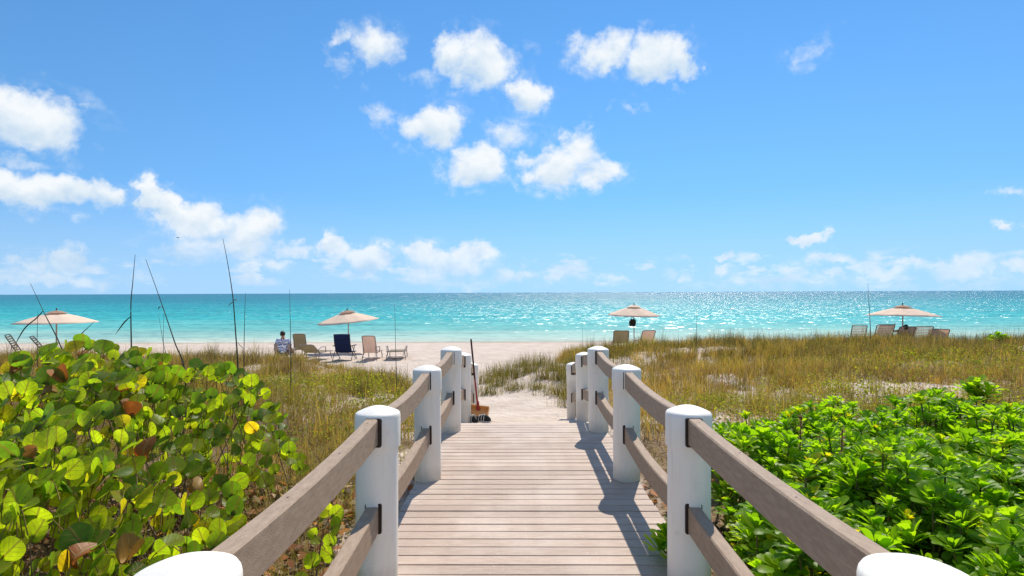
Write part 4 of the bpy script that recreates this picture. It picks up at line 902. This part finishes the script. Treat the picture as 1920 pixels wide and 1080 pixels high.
def lounger(label, x, y_, rz, th=50, L=0.74, W=0.56, straps=True, frame='frame_dark', skin='strap', seat_h=0.33, seat_l=1.15, arms=False):
    z0 = gz(x, y_); e = empty('beach_lounger', (x, y_, z0), R(rz)); tag(e, label, 'lounger', 'loungers on the beach')
    c, s = math.cos(R(th)), math.sin(R(th)); h = seat_h; w = W / 2; r = 0.016
    bp = lambda t, u: Vector((u, -c * L * t, h + s * L * t))
    b = MB(); b.tube([bp(0, -w), bp(.5, -w), bp(.95, -w), bp(1.0, -w + .05), bp(1.0, 0), bp(1.0, w - .05), bp(.95, w), bp(.5, w), bp(0, w)], r, 8); bf = b.build('back_frame', M[frame], e, 60)
    b = MB(); b.tube([(-w, -.08, h), (-w, seat_l * .6, h + .01), (-w, seat_l, h - .02), (0, seat_l + .02, h - .02), (w, seat_l, h - .02), (w, seat_l * .6, h + .01), (w, -.08, h)], r, 8); b.build('seat_frame', M[frame], e, 60)
    for u in (-w, w):
        b = MB(); b.tube([(u, -.06, h), (u * 1.12, -.16, h * .45), (u * 1.14, -.20, -.02)], r, 7); b.build('leg', M[frame], e, 60)
        b = MB(); b.tube([(u, seat_l * .75, h), (u * 1.08, seat_l * .8, h * .5), (u * 1.08, seat_l * .84, -.02)], r, 7); b.build('leg', M[frame], e, 60)
        if arms:
            b = MB(); b.tube([bp(.35, u), (u * 1.2, 0.0, h + .22), (u * 1.2, .30, h + .20), (u * 1.1, .36, h)], r, 7); b.build('armrest', M[frame], e, 60)
    b = MB(); b.tube([bp(.5, -w), (-w * .9, -c * L * .5 - .06, h * .5), (0, -c * L * .5 - .07, h * .45), (w * .9, -c * L * .5 - .06, h * .5), bp(.5, w)], r * .7, 6); b.build('back_stay', M[frame], e, 60)
    up = Vector((0, s, c)); d = Vector((0, -c, s))
    bk = MB(); st = MB()
    rot = Matrix((Vector((1, 0, 0)), d, Vector((1, 0, 0)).cross(d))).transposed()
    if straps:
        for k in range(9): bk.box(bp(0.07 + k * 0.104, 0), (W - .01, 0.046, 0.006), rot)
        for k in range(13): st.box((0, .05 + k * (seat_l - .1) / 12, h), (W - .01, 0.052, 0.006))
    else:
        bk.box(bp(0.5, 0), (W - .02, L * 0.96, 0.008), rot); st.box((0, seat_l * .5, h + .002), (W - .02, seat_l * .97, 0.008))
    o = bk.build('back_webbing', M[skin], e); o['kind'] = 'stuff' if straps else ''
    if not straps: del o['kind']
    o = st.build('seat_webbing', M[skin], e)
    if straps: o['kind'] = 'stuff'
    return e
lounger('lounger tilted to the left at the left edge of the beach', -17.05, 19.2, -62, 62, 0.80, 0.56, True, 'frame_dark', 'strap')
lounger('lounger tilted to the left beneath the leftmost parasol', -15.95, 19.0, -58, 56, 0.80, 0.58, True, 'frame_dark', 'strap')
lounger('pale lounger just behind the person in the patterned shirt', -8.15, 21.0, 4, 68, 0.66, 0.44, False, 'frame_light', 'olive_sling')
lounger('low olive lounger between the person in the patterned shirt and the navy chair', -7.45, 20.3, -8, 33, 0.62, 0.56, False, 'frame_light', 'olive_sling', 0.26, 1.0, True)
lounger('beige lounger right of the navy chair', -5.40, 20.4, 3, 60, 0.74, 0.46, False, 'frame_light', 'sling', 0.27, 1.1, True)
lounger('flat low lounger at the right end of the row with the navy chair', -4.55, 20.8, 6, 8, 0.5, 0.60, False, 'frame_light', 'olive_sling', 0.26, 0.9, True)
lounger('left lounger of the two beneath the parasol with the black bag', 4.26, 24.0, -6, 52, 0.72, 0.62, False, 'frame_dark', 'olive_sling', 0.35)
lounger('right lounger of the two beneath the parasol with the black bag', 5.33, 24.0, 4, 46, 0.70, 0.54, False, 'frame_dark', 'sling', 0.35)
lounger('strapped lounger standing alone at the left of the rightmost parasol', 13.12, 22.2, -18, 54, 0.76, 0.50, True, 'frame_dark', 'strap')
lounger('strapped lounger left of the rightmost parasol pole', 13.95, 22.0, -14, 54, 0.76, 0.60, True, 'frame_dark', 'strap')
lounger('pale lounger partly hidden left of the rightmost parasol pole', 14.62, 23.1, -6, 52, 0.74, 0.5, False, 'frame_dark', 'sling')
lounger('lounger holding the sunbather beneath the rightmost parasol', 14.92, 22.2, -16, 44, 0.74, 0.58, False, 'frame_dark', 'sling')
lounger('strapped lounger right of the sunbather', 14.98, 21.4, -16, 49, 0.76, 0.56, True, 'frame_dark', 'strap')
lounger('low reclined lounger at the right end of the row', 16.05, 22.0, -28, 34, 0.78, 0.62, False, 'frame_dark', 'sling')

def folding_chair(label, x, y_, rz):
    z0 = gz(x, y_); e = empty('folding_chair', (x, y_, z0), R(rz)); tag(e, label, 'chair')
    th = 72; c, s = math.cos(R(th)), math.sin(R(th)); h = 0.30; w = 0.29
    pts = [Vector((0, 0.02 - c * t - 0.05 * math.sin(math.pi * t / .72), h + s * t)) for t in [0.70 * i / 8 for i in range(9)]]
    v_ = []; f_ = []
    for p_ in pts:
        for u in range(7):
            q = -1 + u / 3; v_.append((q * w, p_.y + 0.035 * (1 - q * q) * -1, p_.z - 0.012 * q * q))
    for i in range(8):
        for u in range(6): a = i * 7 + u; f_.append((a, a + 1, a + 8, a + 7))
    b = MB(); b.add(v_, f_); o = b.build('backrest', M['navy'], e, 60); o.modifiers.new('pad', 'SOLIDIFY').thickness = 0.03
    b = MB(); b.box((0, .27, h - .01), (w * 2, .5, .025)); b.build('seat', M['navy'], e)
    b = MB(); b.box((0, pts[-1].y - .045, pts[-1].z - .09), (w * 1.5, .05, .13)); b.build('headrest', M['navy'], e)
    for u in (-1, 1):
        b = MB(); b.tube([(u * w, pts[-1].y, pts[-1].z), (u * w, pts[4].y, pts[4].z), (u * w, 0.02, h), (u * w, .45, .02)], .013, 7); b.build('side_tube', M['frame_dark'], e, 60)
        b = MB(); b.tube([(u * (w + .05), -.22, -.01), (u * (w + .05), .12, .42), (u * (w + .05), .16, h + .22)], .013, 7); b.build('leg', M['frame_dark'], e, 60)
        b = MB(); b.tube([(u * (w + .03), .50, -.01), (u * (w + .03), .20, h), (u * (w + .03), -.02, h + .22)], .013, 7); b.build('leg', M['frame_dark'], e, 60)
        b = MB(); b.box((u * (w + .045), .10, h + .235), (.055, .46, .025)); b.build('armrest', M['black'], e)
    b = MB(); b.tube([(-w - .05, -.20, .02), (w + .05, -.20, .02)], .011, 6); b.build('crossbar', M['frame_dark'], e, 60)
    return e
folding_chair('navy blue folding beach chair with high padded back', -6.37, 20.4, -3)

# black bag on the parasol pole
bx, by = 5.44 - 0.09, 27.0 - 0.06
e = empty('tote_bag', (bx, by, 0.02)); tag(e, 'black tote bag hanging from the parasol pole', 'bag')
b = MB(); ring = []
for z, w, d in ((0.0, .13, .045), (.06, .155, .07), (.18, .165, .075), (.28, .15, .05), (.34, .09, .03)):
    ring.append((z, w, d))
v_ = []; f_ = []; n = 14
for z, w, d in ring: v_ += [(w * math.cos(2 * math.pi * k / n) + .06 * z, d * math.sin(2 * math.pi * k / n), z) for k in range(n)]
for i in range(len(ring) - 1):
    for k in range(n): a = i * n + k; c = i * n + (k + 1) % n; f_.append((a, c, c + n, a + n))
f_ += [tuple(range(n))[::-1], tuple(range((len(ring) - 1) * n, len(ring) * n))]
b.add(v_, f_); b.build('bag_body', M['black'], e, 50)
for u in (-.05, .06):
    b = MB(); b.tube(curve_pts([(u, 0, .33), (.5 * u + .05, .03, .46), (.085, .035, .52)], 5), .008, 5); b.build('strap', M['black'], e, 60)

# ---------------------------------------------------------------- people
M['skin'] = speckled('skin', (0.42, 0.22, 0.14), (0.50, 0.28, 0.18), 20, 0.55)
M['hair'] = speckled('dark_hair', (0.02, 0.012, 0.008), (0.045, 0.028, 0.018), 40, 0.6)
M['swim'] = speckled('dark_shorts', (0.03, 0.04, 0.08), (0.05, 0.06, 0.11), 10, 0.8)
def pattern():
    m, nt, p, o = new_mat('blue_wave_print')
    tc = nn(nt, 'ShaderNodeTexCoord'); wv = nn(nt, 'ShaderNodeTexWave'); wv.bands_direction = 'Z'; wv.inputs['Scale'].default_value = 3.6; wv.inputs['Distortion'].default_value = 14.0; wv.inputs['Detail'].default_value = 1.0; wv.inputs['Detail Scale'].default_value = 1.6
    lk(nt, tc.outputs['Object'], wv.inputs['Vector'])
    c = mixc(nt, mapr(nt, wv.outputs[1], 0.35, 0.55), (0.07, 0.14, 0.42), (0.76, 0.78, 0.82)); lk(nt, c, p.inputs['Base Color']); p.inputs['Roughness'].default_value = 0.85; return m
M['print'] = pattern()
def skin_obj(name, V, E_, Rd, mat, parent, root=0, sub=2):
    me = bpy.data.meshes.new(name); me.from_pydata(V, E_, []); me.update(); me.materials.append(mat)
    o = link_mesh(name, me, parent); o.modifiers.new('skin', 'SKIN')
    for i, r in enumerate(Rd):
        rx = r if isinstance(r, tuple) else (r, r); me.skin_vertices[0].data[i].radius = rx
    me.skin_vertices[0].data[root].use_root = True
    o.modifiers['skin'].use_smooth_shade = True
    sd = o.modifiers.new('smooth', 'SUBSURF'); sd.levels = sub; sd.render_levels = sub
    return o
def person(label, loc, rz, rec, cloth, arm_up=False, cap=False):
    """seated, facing +y; rec: how far the back reclines (degrees from upright)"""
    e = empty('person', loc, R(rz)); tag(e, label, 'person'); e.scale = (0.94, 0.94, 0.94)
    c, s = math.cos(R(rec)), math.sin(R(rec)); hz = 0.40
    B = lambda t, u=0.0, f=0.0: (u, -s * t + f * c, hz + c * t + f * s)
    V = [(0, 0, hz), B(.20), B(.38), B(.50), B(.58), B(.66), B(.74)]; E_ = [(0, 1), (1, 2), (2, 3), (3, 4), (4, 5), (5, 6)]
    Rd = [(.15, .11), (.135, .10), (.16, .105), (.10, .08), (.055, .055), (.078, .09), (.070, .085)]
    V += [B(.70, 0, .085)]; E_ += [(5, 7)]; Rd += [.02]                                   # nose
    for sg in (-1, 1):
        i = len(V); V += [(sg * .11, .03, hz - .02), (sg * .15, .46, hz + .06), (sg * .15, .82, .10), (sg * .15, .97, .06)]; E_ += [(0, i), (i, i + 1), (i + 1, i + 2), (i + 2, i + 3)]; Rd += [.085, .062, .042, .035]
        i = len(V)
        if arm_up and sg < 0: A = [B(.47, sg * .19), (sg * .40, -s * .4, hz + .30), (sg * .33, -s * .4 + .04, hz + .56)]; fd = Vector((.05, .02, .07))
        else: A = [B(.47, sg * .19), (sg * .27, -s * .2 + .02, hz + .14), (sg * .22, .28, hz + .10)]; fd = Vector((-sg * .01, .09, -.005))
        V += A; E_ += [(2, i), (i, i + 1), (i + 1, i + 2)]; Rd += [.058, .042, .030]
        pm = Vector(A[2]) + fd * .6; V.append(tuple(pm)); E_.append((i + 2, i + 3)); Rd.append((.036, .016)); pi_ = i + 3
        sv = Vector((1, 0, 0)) if not (arm_up and sg < 0) else Vector((0, 1, 0))
        for k, (of, ln) in enumerate(((-.030, .75), (-.010, .9), (.010, .85), (.028, .68))):
            j = len(V); V += [tuple(pm + sv * of + fd * .3 * ln), tuple(pm + sv * of * 1.1 + fd * .75 * ln + Vector((0, 0, -.012)))]; E_ += [(pi_, j), (j, j + 1)]; Rd += [.009, .008]
        j = len(V); V += [tuple(Vector(A[2]) + fd * .3 - sv * sg * .045 + fd * .2)]; E_ += [(i + 2, j)]; Rd += [.010]
    skin_obj('body', V, E_, Rd, M['skin'], e)
    # hair as a cap over skull and nape
    b = MB(); v_ = []; f_ = []; n, mrg = 16, 8
    hc = Vector(B(.705, 0, -.008)); ax = Vector((0, -s, c)); fw = Vector((0, c, s))
    for i in range(mrg + 1):
        a = math.pi * 0.66 * i / mrg
        for k in range(n):
            q = 2 * math.pi * k / n; front = max(0, math.sin(q)); a2 = a * (1 - 0.42 * front)
            rr = (0.098 + 0.006 * math.sin(5 * q + i)); p_ = hc + ax * math.cos(a2) * rr * 1.14 + (Vector((1, 0, 0)) * math.cos(q) * .94 + fw * math.sin(q) * 1.08) * math.sin(a2) * rr
            v_.append(p_)
    for i in range(mrg):
        for k in range(n): a = i * n + k; d = i * n + (k + 1) % n; f_.append((a, a + n, d + n, d))
    b.add(v_, f_); ho = b.build('cap' if cap else 'hair', M['black'] if cap else M['hair'], e, 180); ho.modifiers.new('thick', 'SOLIDIFY').thickness = 0.012
    # clothing
    if cloth == 'print':
        V = [B(-.02), B(.20), B(.38), B(.50)]; E_ = [(0, 1), (1, 2), (2, 3)]; Rd = [(.185, .14), (.175, .125), (.19, .125), (.105, .09)]
        for sg in (-1, 1): i = len(V); V += [B(.46, sg * .20), (sg * .265, -s * .2 + .0, hz + .20)]; E_ += [(2, i), (i, i + 1)]; Rd += [.085, .075]
        skin_obj('shirt', V, E_, Rd, M['print'], e, 1)
    V = [(0, -.01, hz), (-.12, .04, hz - .02), (-.15, .30, hz + .03), (.12, .04, hz - .02), (.15, .30, hz + .03)]
    skin_obj('shorts', V, [(0, 1), (1, 2), (0, 3), (3, 4)], [(.17, .13), .10, .085, .10, .085], M['swim'], e)
    return e
px_, py_ = -8.34, 19.9
person('person with dark hair in a blue and white patterned shirt, seen from behind', (px_, py_, gz(px_, py_) - 0.02), 3, 8, 'print')
# the low chair that carries this person
lounger('low chair under the person in the patterned shirt', px_, py_ - 0.02, 3, 74, 0.42, 0.56, False, 'frame_light', 'sling', 0.26, 0.5, True)
sx_, sy_ = 14.92, 22.2
person('sunbather with a dark cap and bare shoulders resting in a lounger at the right', (sx_ - 0.05, sy_ + 0.05, gz(sx_, sy_) - 0.02), -16, 44, 'none', True, True)

# ---------------------------------------------------------------- things left by the end of the railing
M['red'] = speckled('red_paint', (0.30, 0.02, 0.015), (0.42, 0.03, 0.02), 20, 0.4)
M['tar'] = speckled('worn_dark_handle', (0.03, 0.015, 0.012), (0.12, 0.02, 0.015), 9, 0.5)
M['orange'] = speckled('orange_plastic', (0.70, 0.34, 0.11), (0.80, 0.43, 0.17), 14, 0.5)
M['shoe_w'] = speckled('white_rubber', (0.6, 0.58, 0.55), (0.75, 0.73, 0.70), 30, 0.6)
e = empty('scoop_shovel', (-0.69, 8.55, gz(-0.69, 8.55))); tag(e, 'long red-handled scoop with an orange tray, leaning at the end of the left railing', 'shovel')
z0 = e.location.z
b = MB(); b.tube([(0.0, 0.05, 0.22), (-0.05, 0.14, 0.62)], 0.0135, 8); b.build('handle', M['red'], e, 60)
b = MB(); b.tube([(-0.05, 0.14, 0.62), (-0.115, 0.26, 1.20), (-0.117, 0.263, 1.225)], 0.0145, 8); b.build('grip', M['tar'], e, 60)
b = MB(); b.tube([(0.005, 0.04, 0.17), (0.0, 0.05, 0.30)], 0.024, 8, [1.25, 0.8]); b.build('socket', M['red'], e, 60)
rt = Matrix.Rotation(R(-46), 3, 'X') @ Matrix.Rotation(R(8), 3, 'Y')
b = MB(); b.box((0.02, 0.0, 0.11), (0.27, 0.008, 0.22), rt); b.build('tray', M['orange'], e)
for u in (-1, 1):
    b = MB(); b.box(Vector((0.02, 0, .11)) + rt @ Vector((u * .139, -.035, 0)), (0.008, 0.075, 0.215), rt); b.build('tray_side', M['orange'], e)
b = MB(); b.box(Vector((0.02, 0, .11)) + rt @ Vector((0, -.035, .113)), (0.286, 0.075, 0.008), rt); b.build('tray_rim', M['orange'], e)
def shoe(label, x, y_, rz):
    e = empty('shoe', (x, y_, gz(x, y_)), R(rz)); tag(e, label, 'shoe', 'shoes left by the railing')
    b = MB(); v_ = []; f_ = []; n = 14
    st = [(0.0, .030, .05), (.04, .037, .085), (.10, .036, .09), (.15, .040, .075), (.21, .043, .058), (.25, .036, .046), (.275, .018, .03)]
    for t, w, h in st: v_ += [(w * math.cos(math.pi * k / (n - 1)), t - .13, .018 + h * abs(math.sin(math.pi * k / (n - 1))) ** .7) for k in range(n)]
    for i in range(len(st) - 1):
        for k in range(n - 1): a = i * n + k; f_.append((a, a + 1, a + n + 1, a + n))
    f_ += [tuple(range(n)), tuple(range((len(st) - 1) * n, len(st) * n))[::-1]]
    b.add(v_, f_); b.build('upper', M['black'], e, 50)
    b = MB(); b.sweep([(0, t - .13, .010) for t, _, _ in st], [(-1, -.012), (1, -.012), (1, .012), (-1, .012)]); 
    b.v = []; b.f = []
    for t, w, _ in st: b.v += [(-w * 1.08, t - .13, 0), (w * 1.08, t - .13, 0), (w * 1.08, t - .13, .022), (-w * 1.08, t - .13, .022)]
    for i in range(len(st) - 1):
        for k in range(4): a = 4 * i + k; c = 4 * i + (k + 1) % 4; b.f.append((a, c, c + 4, a + 4))
    b.f += [(3, 2, 1, 0), tuple(range(4 * len(st) - 4, 4 * len(st)))]
    b.build('sole', M['shoe_w'], e)
    for t, w, h in ((.085, .0375, .094), (.125, .039, .088), (.165, .042, .075)):
        b = MB(); b.tube([(w * 1.04 * math.cos(math.pi * k / 10), t - .13, .02 + h * abs(math.sin(math.pi * k / 10)) ** .7) for k in range(11)], .006, 5); b.build('stripe', M['shoe_w'], e, 60)
    return e
shoe('black and white shoe in front of the orange tray, lying crosswise', -0.60, 8.22, 64)
shoe('black and white shoe in front of the orange tray, nearer the post', -0.74, 8.20, 30)

# far bird over the sea
e = empty('bird', (-36.3, 60.0, 7.65), R(80)); tag(e, 'small dark bird flying over the sea at the left', 'bird')
M['feather'] = speckled('dark_feather', (0.02, 0.02, 0.02), (0.05, 0.045, 0.04), 10, 0.7)
V = [(0, -.16, 0), (0, -.06, 0), (0, .05, 0), (0, .13, .015), (0, .19, .01), (-.12, .03, .03), (-.26, -.02, .01), (.12, .03, .03), (.26, -.02, .01)]
o = skin_obj('body', V, [(0, 1), (1, 2), (2, 3), (3, 4), (2, 5), (5, 6), (2, 7), (7, 8)], [(.03, .01), .04, .045, .028, .008, (.05, .012), (.02, .008), (.05, .012), (.02, .008)], M['feather'], e, 2, 1)
